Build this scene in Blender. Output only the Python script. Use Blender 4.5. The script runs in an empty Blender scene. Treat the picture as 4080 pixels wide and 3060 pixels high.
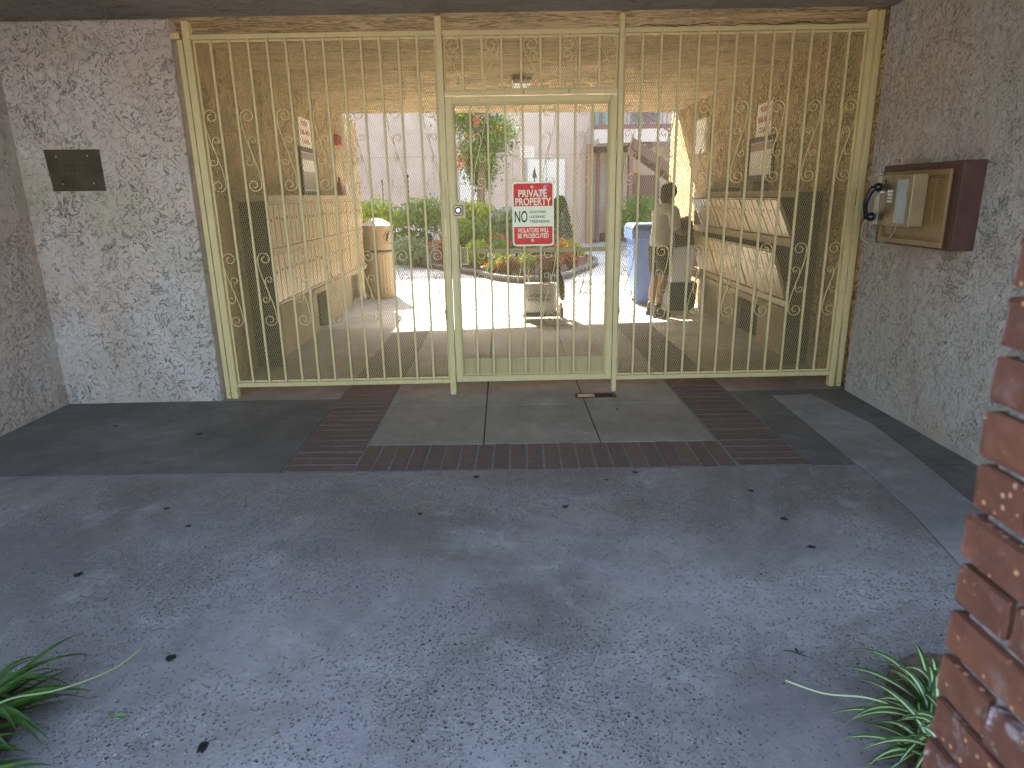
import bpy, bmesh, math, random
import numpy as np
from mathutils import Vector, Matrix
R = math.radians
rnd = random.Random(7)
sc = bpy.context.scene
col = sc.collection

# ------------------------------------------------------------------ camera
cam_d = bpy.data.cameras.new('camera')
cam = bpy.data.objects.new('camera', cam_d)
col.objects.link(cam)
sc.camera = cam
CP, PITCH, YAW, ROLL, FPX = (-0.0155, -5.0982, 1.5117), 0.2754, 0.0081, -0.0185, 2655.0
fw = Vector((math.sin(YAW)*math.cos(PITCH), math.cos(YAW)*math.cos(PITCH), -math.sin(PITCH)))
rt = Vector((math.cos(YAW), -math.sin(YAW), 0))
up = rt.cross(fw)
rr = rt*math.cos(ROLL) + up*math.sin(ROLL)
uu = -rt*math.sin(ROLL) + up*math.cos(ROLL)
cam.matrix_world = Matrix(((rr.x, uu.x, -fw.x, CP[0]), (rr.y, uu.y, -fw.y, CP[1]), (rr.z, uu.z, -fw.z, CP[2]), (0, 0, 0, 1)))
cam_d.sensor_width = 36
cam_d.lens = FPX/4080*36
cam_d.clip_start = 0.05
cam_d.clip_end = 500
cam_d.dof.use_dof = True
cam_d.dof.focus_distance = 5.3
cam_d.dof.aperture_fstop = 5.0

# ------------------------------------------------------------------ light
SUN_DIR = Vector((0.36, -1.0, -0.97)).normalized()
world = bpy.data.worlds.new('World')
sc.world = world
world.use_nodes = True
wn = world.node_tree.nodes
sky = wn.new('ShaderNodeTexSky')
sky.sky_type = 'NISHITA'
sky.sun_disc = False
sky.dust_density = 2.5
sky.ozone_density = .6
sky.sun_elevation = math.asin(-SUN_DIR.z)
sky.sun_rotation = math.atan2(-SUN_DIR.x, -SUN_DIR.y)
world.node_tree.links.new(sky.outputs[0], wn['Background'].inputs[0])
wn['Background'].inputs[1].default_value = 0.15
sl = bpy.data.lights.new('sun', 'SUN')
sl.energy = 5.0
sl.angle = R(0.53)
sl.color = (1.0, 0.90, 0.76)
sun = bpy.data.objects.new('sun', sl)
col.objects.link(sun)
sun.rotation_mode = 'QUATERNION'
sun.rotation_quaternion = SUN_DIR.to_track_quat('-Z', 'Y')
sun.location = (0, 0, 30)
sc.view_settings.view_transform = 'Standard'
sc.view_settings.look = 'None'
sc.view_settings.gamma = 1
sc.view_settings.use_curve_mapping = False
sc.view_settings.exposure = 2.9

# ------------------------------------------------------------------ helpers
ORG = {}
def reg(o, org):
    ORG[o.name] = Vector(org)
def tag(o, label=None, cat=None, group=None, kind=None):
    if label: o['label'] = label
    if cat: o['category'] = cat
    if group: o['group'] = group
    if kind: o['kind'] = kind
    return o
def thing(name, loc, label=None, cat=None, group=None, kind=None, rz=0):
    o = bpy.data.objects.new(name, None)
    col.objects.link(o)
    o.location = loc
    o.rotation_euler = (0, 0, rz)
    o.empty_display_size = 0.05
    reg(o, loc)
    return tag(o, label, cat, group, kind)
def link(name, me, parent=None, loc=(0, 0, 0), rot=None, kind=None, label=None):
    o = bpy.data.objects.new(name, me)
    col.objects.link(o)
    if parent is not None:
        o.parent = parent
    o.location = loc
    if rot is not None: o.rotation_euler = rot
    if kind: o['kind'] = kind
    if label: o['label'] = label
    return o

class MB:
    """collects geometry in world coordinates and links it as ONE mesh object"""
    def __init__(s): s.v = []; s.f = []; s.m = []; s.mat = 0
    def add(s, vs, fs):
        b = len(s.v)
        s.v += [tuple(p) for p in vs]
        s.f += [tuple(i+b for i in f) for f in fs]
        s.m += [s.mat]*len(fs)
    def box(s, x0, x1, y0, y1, z0, z1, M=None):
        vs = [(x, y, z) for z in (z0, z1) for y in (y0, y1) for x in (x0, x1)]
        if M is not None: vs = [M @ Vector(p) for p in vs]
        s.add(vs, [(0, 2, 3, 1), (4, 5, 7, 6), (0, 1, 5, 4), (2, 6, 7, 3), (0, 4, 6, 2), (1, 3, 7, 5)])
        return s
    def prism(s, poly, z0, z1):
        n = len(poly)
        vs = [(x, y, z0) for x, y in poly] + [(x, y, z1) for x, y in poly]
        s.add(vs, [tuple(range(n-1, -1, -1)), tuple(range(n, 2*n))] + [(i, (i+1) % n, n+(i+1) % n, n+i) for i in range(n)])
        return s
    def tube(s, pts, rad, n=8, cap=True):
        pts = [Vector(p) for p in pts]
        rads = rad if hasattr(rad, '__len__') else [rad]*len(pts)
        vs = []; fs = []
        pn = None
        for i, p in enumerate(pts):
            t = (pts[min(i+1, len(pts)-1)] - pts[max(i-1, 0)]).normalized()
            if pn is None:
                a = Vector((0, 0, 1)) if abs(t.z) < .9 else Vector((1, 0, 0))
                pn = t.cross(a).normalized()
            pn = (pn - t*pn.dot(t)).normalized()
            b = t.cross(pn)
            for k in range(n):
                an = 2*math.pi*k/n
                vs.append(p + (pn*math.cos(an) + b*math.sin(an))*rads[i])
        for i in range(len(pts)-1):
            for k in range(n):
                fs.append((i*n+k, i*n+(k+1) % n, (i+1)*n+(k+1) % n, (i+1)*n+k))
        if cap:
            fs.append(tuple(range(n-1, -1, -1)))
            fs.append(tuple((len(pts)-1)*n+k for k in range(n)))
        s.add(vs, fs)
        return s
    def flat(s, pts2, y0, y1, th):
        """flat bar swept along an (x, z) path, thickness th in plane, depth y0..y1"""
        P = [Vector((a, b)) for a, b in pts2]
        vs = []; fs = []
        for i, p in enumerate(P):
            t = (P[min(i+1, len(P)-1)] - P[max(i-1, 0)]).normalized()
            nn = Vector((-t.y, t.x))*th/2
            for q, y in ((p+nn, y0), (p+nn, y1), (p-nn, y1), (p-nn, y0)):
                vs.append((q.x, y, q.y))
        for i in range(len(P)-1):
            for k in range(4):
                fs.append((i*4+k, (i+1)*4+k, (i+1)*4+(k+1) % 4, i*4+(k+1) % 4))
        fs.append((3, 2, 1, 0)); fs.append(tuple((len(P)-1)*4+k for k in range(4)))
        s.add(vs, fs)
        return s
    def lathe(s, prof, c, n=24, ripple=None):
        vs = []; fs = []
        for i, (r, z) in enumerate(prof):
            for k in range(n):
                a = 2*math.pi*k/n
                q = r if ripple is None else r*(1+ripple(i, k))
                vs.append((c[0]+q*math.cos(a), c[1]+q*math.sin(a), c[2]+z))
        for i in range(len(prof)-1):
            for k in range(n):
                fs.append((i*n+k, i*n+(k+1) % n, (i+1)*n+(k+1) % n, (i+1)*n+k))
        fs.append(tuple(range(n-1, -1, -1))); fs.append(tuple((len(prof)-1)*n+k for k in range(n)))
        s.add(vs, fs)
        return s
    def ball(s, c, r, sx=1, sy=1, sz=1, n=10, m=7, jit=0):
        prof = []
        vs = []; fs = []
        for i in range(m+1):
            t = math.pi*i/m
            for k in range(n):
                a = 2*math.pi*k/n
                j = 1+jit*(rnd.random()-.5)
                vs.append((c[0]+r*sx*math.sin(t)*math.cos(a)*j, c[1]+r*sy*math.sin(t)*math.sin(a)*j, c[2]-r*sz*math.cos(t)*j))
        for i in range(m):
            for k in range(n):
                fs.append((i*n+k, i*n+(k+1) % n, (i+1)*n+(k+1) % n, (i+1)*n+k))
        s.add(vs, fs)
        return s
    def mesh(s, name, mat, org=(0, 0, 0), smooth=False, bevel=0, seg=1):
        me = bpy.data.meshes.new(name)
        o = Vector(org)
        me.from_pydata([tuple(Vector(p)-o) for p in s.v], [], s.f)
        mats = mat if isinstance(mat, (list, tuple)) else [mat]
        for m in mats: me.materials.append(m)
        if len(mats) > 1: me.polygons.foreach_set('material_index', s.m)
        if bevel:
            bm = bmesh.new(); bm.from_mesh(me)
            es = [e for e in bm.edges if len(e.link_faces) == 2 and e.calc_face_angle(0) > 0.6]
            bmesh.ops.bevel(bm, geom=es, offset=bevel, segments=seg, affect='EDGES', profile=0.5)
            bm.to_mesh(me); bm.free()
        if smooth:
            me.polygons.foreach_set('use_smooth', [True]*len(me.polygons))
        me.update()
        return me
    def build(s, name, mat, parent=None, smooth=False, bevel=0, seg=1, label=None, kind=None, org=None):
        og = org if org is not None else (root_org(parent) if parent is not None else (0, 0, 0))
        me = s.mesh(name, mat, og, smooth, bevel, seg)
        o = link(name, me, parent, kind=kind, label=label)
        if parent is None:
            o.location = og
        return o
def root_org(o):
    while o.parent is not None: o = o.parent
    return ORG.get(o.name, Vector((0, 0, 0)))
def single(mb, name, mat, loc, label, cat, group=None, **k):
    o = mb.build(name, mat, None, org=loc, **k)
    reg(o, loc)
    return tag(o, label, cat, group)
def copy_tree(o, parent=None):
    c = o.copy(); col.objects.link(c)
    c.parent = parent
    for ch in list(o.children): copy_tree(ch, c)
    return c

# ------------------------------------------------------------------ materials
class N:
    def __init__(s, name):
        s.m = bpy.data.materials.new(name)
        s.m.use_nodes = True
        s.t = s.m.node_tree
        s.b = s.t.nodes['Principled BSDF']
        s.out = s.t.nodes['Material Output']
        s.geo = None
    def n(s, typ, **k):
        x = s.t.nodes.new('ShaderNode'+typ)
        for a, b in k.items(): setattr(x, a, b)
        return x
    def l(s, a, b): s.t.links.new(a, b)
    def pos(s, sc_=(1, 1, 1), obj=False, loc=(0, 0, 0)):
        if obj:
            src = s.n('TexCoord').outputs['Object']
        else:
            if s.geo is None: s.geo = s.n('NewGeometry')
            src = s.geo.outputs['Position']
        mp = s.n('Mapping'); mp.inputs['Scale'].default_value = sc_; mp.inputs['Location'].default_value = loc
        s.l(src, mp.inputs['Vector'])
        return mp.outputs[0]
    def noise(s, vec, scale, detail=4, rough=.5, dist=0, out='Fac'):
        x = s.n('TexNoise'); x.inputs['Scale'].default_value = scale; x.inputs['Detail'].default_value = detail
        x.inputs['Roughness'].default_value = rough; x.inputs['Distortion'].default_value = dist
        s.l(vec, x.inputs['Vector'])
        return x.outputs[out]
    def vor(s, vec, scale, feature='F1', rand=1.0):
        x = s.n('TexVoronoi'); x.feature = feature; x.inputs['Scale'].default_value = scale
        x.inputs['Randomness'].default_value = rand
        s.l(vec, x.inputs['Vector'])
        return x
    def math(s, op, a, b=None, clamp=False):
        x = s.n('Math'); x.operation = op; x.use_clamp = clamp
        for i, q in enumerate((a, b)):
            if q is None: continue
            if isinstance(q, (int, float)): x.inputs[i].default_value = q
            else: s.l(q, x.inputs[i])
        return x.outputs[0]
    def ramp(s, v, a, b, lo=0., hi=1., smooth=True):
        x = s.n('MapRange'); x.interpolation_type = 'SMOOTHSTEP' if smooth else 'LINEAR'
        s.l(v, x.inputs[0])
        for i, q in ((1, a), (2, b), (3, lo), (4, hi)): x.inputs[i].default_value = q
        return x.outputs[0]
    def mix(s, f, a, b, mode='MIX'):
        x = s.n('Mix'); x.data_type = 'RGBA'; x.blend_type = mode
        if isinstance(f, (int, float)): x.inputs[0].default_value = f
        else: s.l(f, x.inputs[0])
        for i, q in ((6, a), (7, b)):
            if isinstance(q, (tuple, list)): x.inputs[i].default_value = (*q[:3], 1)
            else: s.l(q, x.inputs[i])
        return x.outputs[2]
    def bump(s, h, strength=1, dist=.01, prev=None):
        x = s.n('Bump'); x.inputs['Strength'].default_value = strength; x.inputs['Distance'].default_value = dist
        s.l(h, x.inputs['Height'])
        if prev is not None: s.l(prev, x.inputs['Normal'])
        return x.outputs[0]
    def done(s, color=None, rough=.6, metal=0, normal=None, spec=None):
        if color is not None:
            if isinstance(color, (tuple, list)): s.b.inputs['Base Color'].default_value = (*color[:3], 1)
            else: s.l(color, s.b.inputs['Base Color'])
        if isinstance(rough, (int, float)): s.b.inputs['Roughness'].default_value = rough
        else: s.l(rough, s.b.inputs['Roughness'])
        s.b.inputs['Metallic'].default_value = metal
        if spec is not None: s.b.inputs['Specular IOR Level'].default_value = spec
        if normal is not None: s.l(normal, s.b.inputs['Normal'])
        return s.m

def stucco(name, base, alt, dark, sc_=(1, 1, 1), S=1.0, depth=.012, crev_shade=.55, patch=None, wx=10.0, cw=.028, mk=(.42, .58), fd=.22):
    k = N(name)
    p = k.pos(sc_)
    big = k.noise(k.pos(), 1.1, 3, .55)
    a = k.noise(p, wx*S, 7, .62, 1.1)
    ridge = k.math('ABSOLUTE', k.math('SUBTRACT', a, .5))
    crev = k.ramp(ridge, .0, cw, 0, 1)             # 0 in the crevice
    m2 = k.noise(p, wx*2.7*S, 5, .6, .6)
    mask = k.ramp(m2, mk[0], mk[1], 0, 1)
    # crevices broken up by the mask, thick in some trowel strokes and nearly absent in others
    zone = k.ramp(k.noise(k.pos(sc_, loc=(2, 6, 1)), 2.6*S**.5, 4, .6, .8), .36, .60, .12, 1)
    gap = k.math('MULTIPLY', k.math('MULTIPLY', k.math('SUBTRACT', 1.0, crev), mask), zone)
    ck = k.math('ABSOLUTE', k.math('SUBTRACT', k.noise(k.pos(sc_, loc=(8, 3, 5)), 2.2, 6, .68, .6), .5))
    crack = k.math('MULTIPLY', k.ramp(ck, 0, .006, 1, 0), k.ramp(k.noise(k.pos(loc=(5, 5, 5)), 2, 3, .5), .5, .56, 0, 1))
    v = k.vor(p, 95*S)
    pit = k.math('MULTIPLY', k.ramp(v.outputs['Distance'], .18, .42, 1, 0), k.ramp(k.noise(p, 16*S, 4, .6), .5, .64, 0, 1))
    hole = k.math('MAXIMUM', k.math('MAXIMUM', gap, k.math('MULTIPLY', crack, .8)), k.math('MULTIPLY', pit, .7))
    fine = k.noise(p, 120*S, 3, .6)
    broad = k.noise(p, 5*S, 3, .5, .5)
    h = k.math('ADD', k.math('SUBTRACT', k.math('MULTIPLY', broad, .9), hole), k.math('MULTIPLY', fine, .22))
    h = k.math('ADD', h, k.math('MULTIPLY', a, .8))
    nrm = k.bump(h, 1.0, depth)
    c = k.mix(k.ramp(big, .4, .62), base, alt)
    c = k.mix(k.ramp(k.noise(k.pos(), 5, 5, .6), .35, .7, 0, .35), c, tuple(q*.72 for q in base))
    if patch is not None:
        c = k.mix(k.ramp(k.noise(k.pos(loc=(4, 1, 7)), .9, 3, .5), .5, .62, 0, .6), c, patch)
    c = k.mix(k.ramp(k.noise(k.pos((1, 1, .35), loc=(3, 3, 3)), 1.6, 6, .65, .7), .52, .72, 0, .45), c, tuple(q*.62 for q in base))
    c = k.mix(k.math('MULTIPLY', hole, crev_shade), c, dark)  # shade of crevices, cracks and pits painted into the colour
    c = k.mix(k.ramp(fine, .3, .75, 0, fd), c, tuple(q*.6 for q in base))
    return k.done(c, .88, 0, nrm, .25)

def concrete(name, base, alt, tint, pits=1.0, light_specks=.5, rough=.62):
    k = N(name)
    p = k.pos()
    c = k.mix(k.ramp(k.noise(p, .9, 4, .55, .4), .38, .62), base, alt)
    c = k.mix(k.ramp(k.noise(k.pos(loc=(3, 9, 0)), 1.7, 4, .6, .3), .45, .7, 0, .55), c, tint)
    c = k.mix(k.ramp(k.noise(p, 14, 6, .7), .3, .75, 0, .42), c, tuple(q*.55 for q in base))
    c = k.mix(k.ramp(k.noise(p, 70, 4, .7), .45, .8, 0, .35), c, tuple(min(1, q*1.5) for q in alt))
    c = k.mix(k.ramp(k.noise(k.pos(loc=(7, 2, 0)), .6, 7, .66, .9), .40, .66, 0, .62), c, (base[0]*.42, base[1]*.40, base[2]*.36))
    c = k.mix(k.ramp(k.noise(k.pos(loc=(2, 8, 0)), 2.6, 7, .7, .5), .50, .74, 0, .5), c, tuple(min(1, q*1.35) for q in alt))
    st = k.vor(k.pos((1, 1, .02), loc=(5, 1, 0)), 2.3)
    ss_ = k.n('SeparateColor'); k.l(st.outputs['Color'], ss_.inputs[0])
    c = k.mix(k.math('MULTIPLY', k.ramp(k.math('ADD', st.outputs['Distance'], k.math('MULTIPLY', k.noise(p, 22, 4, .6), .12)), .10, .20, .5, 0), k.ramp(ss_.outputs[2], .55, .6, 0, 1)), c, tuple(q*.5 for q in base))
    # rock salt pits: random round holes, thick in some patches
    dens = k.ramp(k.noise(k.pos(loc=(1, 5, 2)), 1.35, 4, .6, .4), .38, .66, 0, 1)
    hs = None; rims = None
    for sc_, thr in ((44, .52), (72, .5), (120, .45)):
        wp = k.pos((1, 1, .02), loc=(sc_*.013, 0, 0))
        wob = k.n('VectorMath'); wob.operation = 'ADD'
        nz = k.noise(p, 45, 3, .6, 0, 'Color')
        sv = k.n('VectorMath'); sv.operation = 'SCALE'; sv.inputs['Scale'].default_value = .012
        k.l(nz, sv.inputs[0]); k.l(wp, wob.inputs[0]); k.l(sv.outputs[0], wob.inputs[1])
        v = k.vor(wob.outputs[0], sc_)
        sep = k.n('SeparateColor'); k.l(v.outputs['Color'], sep.inputs[0])
        rn = k.math('ADD', sep.outputs[0], k.math('MULTIPLY', dens, .42))
        on = k.ramp(rn, {44: 1.16, 72: .98, 120: .90}[sc_], {44: 1.24, 72: 1.06, 120: 1.0}[sc_], 0, pits)
        d = k.ramp(v.outputs['Distance'], .16, .33, 1, 0)
        rim = k.math('MULTIPLY', k.ramp(v.outputs['Distance'], .3, .4, 0, 1), k.ramp(v.outputs['Distance'], .42, .56, 1, 0))
        hh = k.math('MULTIPLY', d, on)
        rim = k.math('MULTIPLY', rim, on)
        hs = hh if hs is None else k.math('MAXIMUM', hs, hh)
        rims = rim if rims is None else k.math('MAXIMUM', rims, rim)
    h = k.math('ADD', k.math('MULTIPLY', hs, -1.0), k.math('MULTIPLY', k.noise(p, 60, 5, .65), .35))
    h = k.math('ADD', h, k.math('MULTIPLY', k.noise(p, 7, 4, .6), .5))
    h = k.math('ADD', h, k.math('MULTIPLY', rims, .35))
    nrm = k.bump(h, 1.0, .008)
    c = k.mix(k.math('MULTIPLY', hs, .85), c, tuple(q*.16 for q in base))
    c = k.mix(k.math('MULTIPLY', rims, .4), c, tuple(min(1, q*1.7) for q in alt))
    sp = k.vor(k.pos((1, 1, .02), loc=(2, 2, 0)), 85)
    s2 = k.n('SeparateColor'); k.l(sp.outputs['Color'], s2.inputs[0])
    sk = k.math('MULTIPLY', k.ramp(sp.outputs['Distance'], .12, .2, 1, 0), k.ramp(s2.outputs[1], .90, .93, 0, light_specks))
    c = k.mix(sk, c, (.5, .5, .48))
    rg = k.ramp(k.noise(p, 3, 4, .6), .3, .7, rough-.12, rough+.12)
    return k.done(c, rg, 0, nrm, .4)

def paint(name, base, rough=.42, wear=.25, bump=.0006, scale=60):
    k = N(name)
    p = k.pos(obj=False)
    c = k.mix(k.ramp(k.noise(p, 9, 5, .65), .4, .75, 0, wear), base, tuple(q*.62 for q in base))
    c = k.mix(k.ramp(k.noise(p, 90, 4, .7), .62, .72, 0, wear), c, tuple(min(1, q*1.35) for q in base))
    return k.done(c, k.ramp(k.noise(p, 20, 3, .6), .3, .7, rough-.08, rough+.12), 0, k.bump(k.noise(p, scale, 4, .6), .6, bump))
def simple(name, c, rough=.6, metal=0, var=.15, scale=20, bump=.001, spec=None, obj=False):
    k = N(name)
    p = k.pos(obj=obj)
    cc = k.mix(k.ramp(k.noise(p, scale, 5, .6), .3, .7), c, tuple(q*(1-var) for q in c))
    return k.done(cc, rough, metal, k.bump(k.noise(p, scale*3, 3, .6), .5, bump), spec)
def flatcol(name, c, rough=.5, metal=0):
    return N(name).done(c, rough, metal)
def leafmat(name, a, b, trans=.35, rough=.45):
    k = N(name)
    gi = k.n('NewGeometry')
    c = k.mix(k.ramp(gi.outputs['Random Per Island'], 0, 1, 0, 1, False), a, b)
    k.done(c, rough)
    tr = k.n('BsdfTranslucent'); k.l(c, tr.inputs[0])
    ms = k.n('MixShader'); ms.inputs[0].default_value = trans
    k.l(k.b.outputs[0], ms.inputs[1]); k.l(tr.outputs[0], ms.inputs[2]); k.l(ms.outputs[0], k.out.inputs[0])
    return k.m
def brickmat(name, base, alt, fleck=.0, white=.0, rough=.7):
    k = N(name)
    oi = k.n('ObjectInfo')
    p = k.pos()
    c = k.mix(oi.outputs['Random'], base, alt)
    c = k.mix(k.ramp(k.noise(p, 22, 6, .7), .35, .75, 0, .55), c, tuple(q*.45 for q in base))
    c = k.mix(k.ramp(k.noise(p, 9, 4, .6, 1), .55, .75, 0, .4), c, tuple(min(1, q*1.7) for q in base))
    h = k.noise(p, 60, 6, .7)
    if fleck:
        v = k.vor(k.pos(loc=(.3, .1, .7)), 75)
        s = k.n('SeparateColor'); k.l(v.outputs['Color'], s.inputs[0])
        f = k.math('MULTIPLY', k.ramp(v.outputs['Distance'], .24, .36, 1, 0), k.ramp(s.outputs[0], .72, .76, 0, fleck))
        c = k.mix(f, c, (.50, .27, .15))
        h = k.math('ADD', h, k.math('MULTIPLY', f, .5))
    if white:
        rn = k.ramp(oi.outputs['Random'], .55, .8, .25, 1)
        w = k.math('MULTIPLY', k.ramp(k.noise(p, 16, 7, .72, 1.2), .52, .66, 0, white), rn)
        # lime bloom low down on the pillar
        sx = k.n('SeparateXYZ'); k.l(p, sx.inputs[0])
        w = k.math('MULTIPLY', w, k.ramp(sx.outputs[2], .75, 1.2, 1.0, .12))
        c = k.mix(w, c, (.46, .42, .44))
    return k.done(c, rough, 0, k.bump(h, .9, .004), .4)

M = {}
M['stucco_entry'] = stucco('entry_stucco', (.64, .50, .40), (.66, .57, .50), (.15, .10, .07), S=1.45, depth=.018, crev_shade=.6, patch=(.50, .44, .31), cw=.018, mk=(.46, .58))
M['stucco_right'] = stucco('right_stucco', (.60, .48, .375), (.62, .57, .50), (.17, .125, .09), S=1.7, depth=.022, crev_shade=.5, patch=(.52, .47, .37), cw=.017, mk=(.48, .60))
M['stucco_tan'] = stucco('passage_stucco', (.78, .56, .29), (.81, .61, .33), (.07, .035, .012), S=.9, depth=.055, crev_shade=.95, wx=14, cw=.05, mk=(.36, .5), fd=.5)
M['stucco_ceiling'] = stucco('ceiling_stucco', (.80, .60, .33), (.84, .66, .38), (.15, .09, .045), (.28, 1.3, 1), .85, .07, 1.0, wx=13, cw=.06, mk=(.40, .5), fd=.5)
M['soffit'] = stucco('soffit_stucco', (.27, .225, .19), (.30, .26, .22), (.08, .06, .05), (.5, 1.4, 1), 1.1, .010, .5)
M['facade'] = stucco('facade_stucco', (.66, .52, .41), (.70, .57, .46), (.5, .38, .29), S=1.2, depth=.006, crev_shade=.25)
M['conc_front'] = concrete('entry_concrete', (.27, .245, .215), (.355, .33, .305), (.29, .255, .26), 1.0, .35)
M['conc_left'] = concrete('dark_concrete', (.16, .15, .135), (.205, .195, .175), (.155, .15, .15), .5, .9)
M['conc_mid'] = concrete('walkway_concrete', (.31, .285, .235), (.36, .32, .265), (.27, .26, .24), .35, .3)
M['conc_pass'] = concrete('passage_concrete', (.40, .38, .34), (.44, .42, .38), (.36, .35, .33), .12, .3)
M['conc_strip'] = concrete('patch_concrete', (.33, .32, .30), (.37, .36, .35), (.30, .30, .31), .4, .3)
M['conc_yard'] = concrete('courtyard_concrete', (.60, .57, .52), (.64, .61, .56), (.58, .56, .52), .1, .2)
M['ground'] = concrete('ground_concrete', (.40, .40, .39), (.44, .44, .43), (.38, .38, .38), .1, .2)
def gatemat():
    k = N('gate_paint'); base = (.66, .51, .235)
    p = k.pos()
    c = k.mix(k.ramp(k.noise(p, 7, 5, .65), .4, .75, 0, .25), base, tuple(q*.62 for q in base))
    c = k.mix(k.ramp(k.noise(k.pos((1, 1, .12)), 70, 4, .6), .55, .75, 0, .3), c, (.42, .31, .15))
    sx = k.n('SeparateXYZ'); k.l(p, sx.inputs[0])
    low = k.ramp(sx.outputs[2], .0, .16, 1, .12)
    r_ = k.math('MULTIPLY', k.ramp(k.noise(p, 34, 6, .72), .54, .64, 0, 1), low)
    c = k.mix(k.math('MULTIPLY', r_, .8), c, (.14, .065, .03))
    chip = k.ramp(k.noise(k.pos(loc=(4, 4, 4)), 85, 4, .7), .70, .74, 0, .7)
    c = k.mix(chip, c, (.16, .10, .06))
    return k.done(c, k.ramp(k.noise(p, 20, 3, .6), .3, .7, .36, .6), 0, k.bump(k.noise(p, 45, 5, .65), .8, .0012))
M['gate'] = gatemat()
M['mesh'] = paint('mesh_paint', (.47, .35, .155), .5, .15)
M['paver'] = brickmat('paver_brick', (.125, .088, .074), (.16, .108, .088), 0, .0, .6)
M['mortar'] = simple('mortar', (.27, .265, .26), .9, 0, .4, 30, .004)
M['joint'] = simple('joint_dark', (.09, .085, .075), .9, 0, .3, 30, .004)
M['brick'] = brickmat('pillar_brick', (.175, .066, .034), (.120, .046, .028), .9, .7, .85)
M['pmortar'] = simple('pillar_mortar', (.33, .315, .29), .95, 0, .5, 90, .012)
M['wood'] = simple('brown_wood', (.095, .036, .024), .6, 0, .3, 12, .003)
M['brass'] = paint('brass_paint', (.25, .145, .05), .38, .3)
M['steel'] = simple('steel', (.30, .25, .15), .36, .75, .25, 10, .0008)
M['steel_pale'] = simple('pale_steel', (.42, .41, .34), .45, .6, .15, 10, .0008)
M['black'] = flatcol('black_plastic', (.012, .012, .013), .22)
M['darkbox'] = simple('dark_recess', (.03, .022, .018), .9, 0, .2, 20)
M['card'] = simple('clear_card', (.38, .41, .38), .25, 0, .2, 8, .0005)
M['tanpanel'] = simple('tan_panel', (.30, .20, .095), .55, 0, .25, 15, .001)
M['key'] = flatcol('key_steel', (.6, .6, .58), .3, .9)
M['plaque'] = simple('bronze_plaque', (.115, .085, .045), .42, .35, .4, 9, .001)
M['letter_dark'] = flatcol('dark_letter', (.05, .042, .03), .6)
M['signwhite'] = simple('sign_white', (.88, .82, .56), .45, 0, .06, 15, .0004)
M['signred'] = simple('sign_red', (.72, .03, .012), .55, 0, .18, 6, .0004)
M['signblack'] = flatcol('sign_black', (.012, .012, .012), .5)
M['mailbox'] = simple('mailbox_paint', (.56, .41, .20), .40, .15, .12, 8, .0008)
M['mailframe'] = simple('mailbox_frame', (.50, .37, .20), .5, 0, .15, 9, .001)
M['ledge'] = stucco('ledge_stucco', (.60, .46, .29), (.64, .50, .32), (.2, .13, .08), S=2, depth=.012, crev_shade=.4)
M['noticewhite'] = simple('board_white', (.82, .78, .66), .5, 0, .06, 8, .0005)
M['noticered'] = flatcol('board_red', (.45, .05, .04), .5)
M['frame_dark'] = simple('dark_frame', (.028, .018, .016), .5, 0, .3, 20)
M['can'] = simple('can_tan', (.55, .41, .24), .65, 0, .18, 25, .003)
M['white'] = simple('white_plastic', (.78, .78, .78), .4, 0, .06, 8, .0005)
M['blue'] = simple('blue_plastic', (.13, .23, .55), .4, 0, .15, 6, .001)
M['canvas'] = simple('canvas_white', (.85, .80, .72), .85, 0, .12, 30, .003)
M['brownletter'] = flatcol('brown_letter', (.13, .07, .04), .7)
M['brown'] = simple('brown_cart', (.20, .12, .07), .6, 0, .3, 20, .001)
M['skin'] = simple('skin', (.32, .16, .095), .5, 0, .12, 30, .0008)
M['shirt'] = simple('grey_shirt', (.50, .47, .44), .85, 0, .18, 9, .006)
M['shorts'] = simple('dark_shorts', (.045, .038, .036), .85, 0, .25, 12, .005)
M['hair'] = simple('dark_hair', (.025, .014, .010), .5, 0, .4, 60, .006)
M['shoe'] = simple('dark_shoe', (.03, .022, .02), .6, 0, .2, 20)
M['sock'] = simple('pale_sock', (.55, .52, .48), .9, 0, .1, 30)
M['navy'] = simple('navy_plastic', (.015, .019, .035), .5, 0, .2, 9)
M['curb'] = simple('curb_stone', (.17, .165, .155), .8, 0, .3, 18, .005)
M['soil'] = simple('mulch', (.17, .10, .065), .95, 0, .55, 40, .02)
M['bark'] = simple('bark', (.20, .155, .12), .9, 0, .4, 25, .02)
M['post'] = simple('brown_post', (.20, .095, .085), .6, 0, .15, 9, .002)
M['eave'] = simple('brown_trim', (.14, .08, .05), .6, 0, .2, 9, .002)
M['glass'] = flatcol('window_glass', (.14, .17, .17), .12)
M['teal'] = flatcol('teal_blind', (.16, .42, .36), .4)
M['curtain'] = simple('pale_curtain', (.50, .47, .42), .7, 0, .2, 14, .006)
M['step'] = simple('step_concrete', (.50, .45, .38), .8, 0, .2, 12, .003)
M['lf_yel'] = leafmat('leaf_yellow_green', (.42, .52, .03), (.22, .34, .035))
M['lf_mid'] = leafmat('leaf_mid_green', (.20, .33, .05), (.10, .20, .04))
M['lf_dark'] = leafmat('leaf_dark_green', (.055, .12, .03), (.025, .06, .018), .25)
M['lf_grey'] = leafmat('leaf_grey_green', (.30, .40, .24), (.15, .24, .12))
M['fl_red'] = leafmat('petal_red', (.55, .03, .03), (.35, .02, .03), .3)
M['fl_org'] = leafmat('petal_orange', (.75, .25, .05), (.55, .12, .03), .3)
M['fl_vio'] = leafmat('petal_violet', (.55, .50, .70), (.7, .68, .78), .3)
M['fl_rust'] = leafmat('leaf_rust', (.28, .10, .045), (.16, .07, .035), .3)
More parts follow.
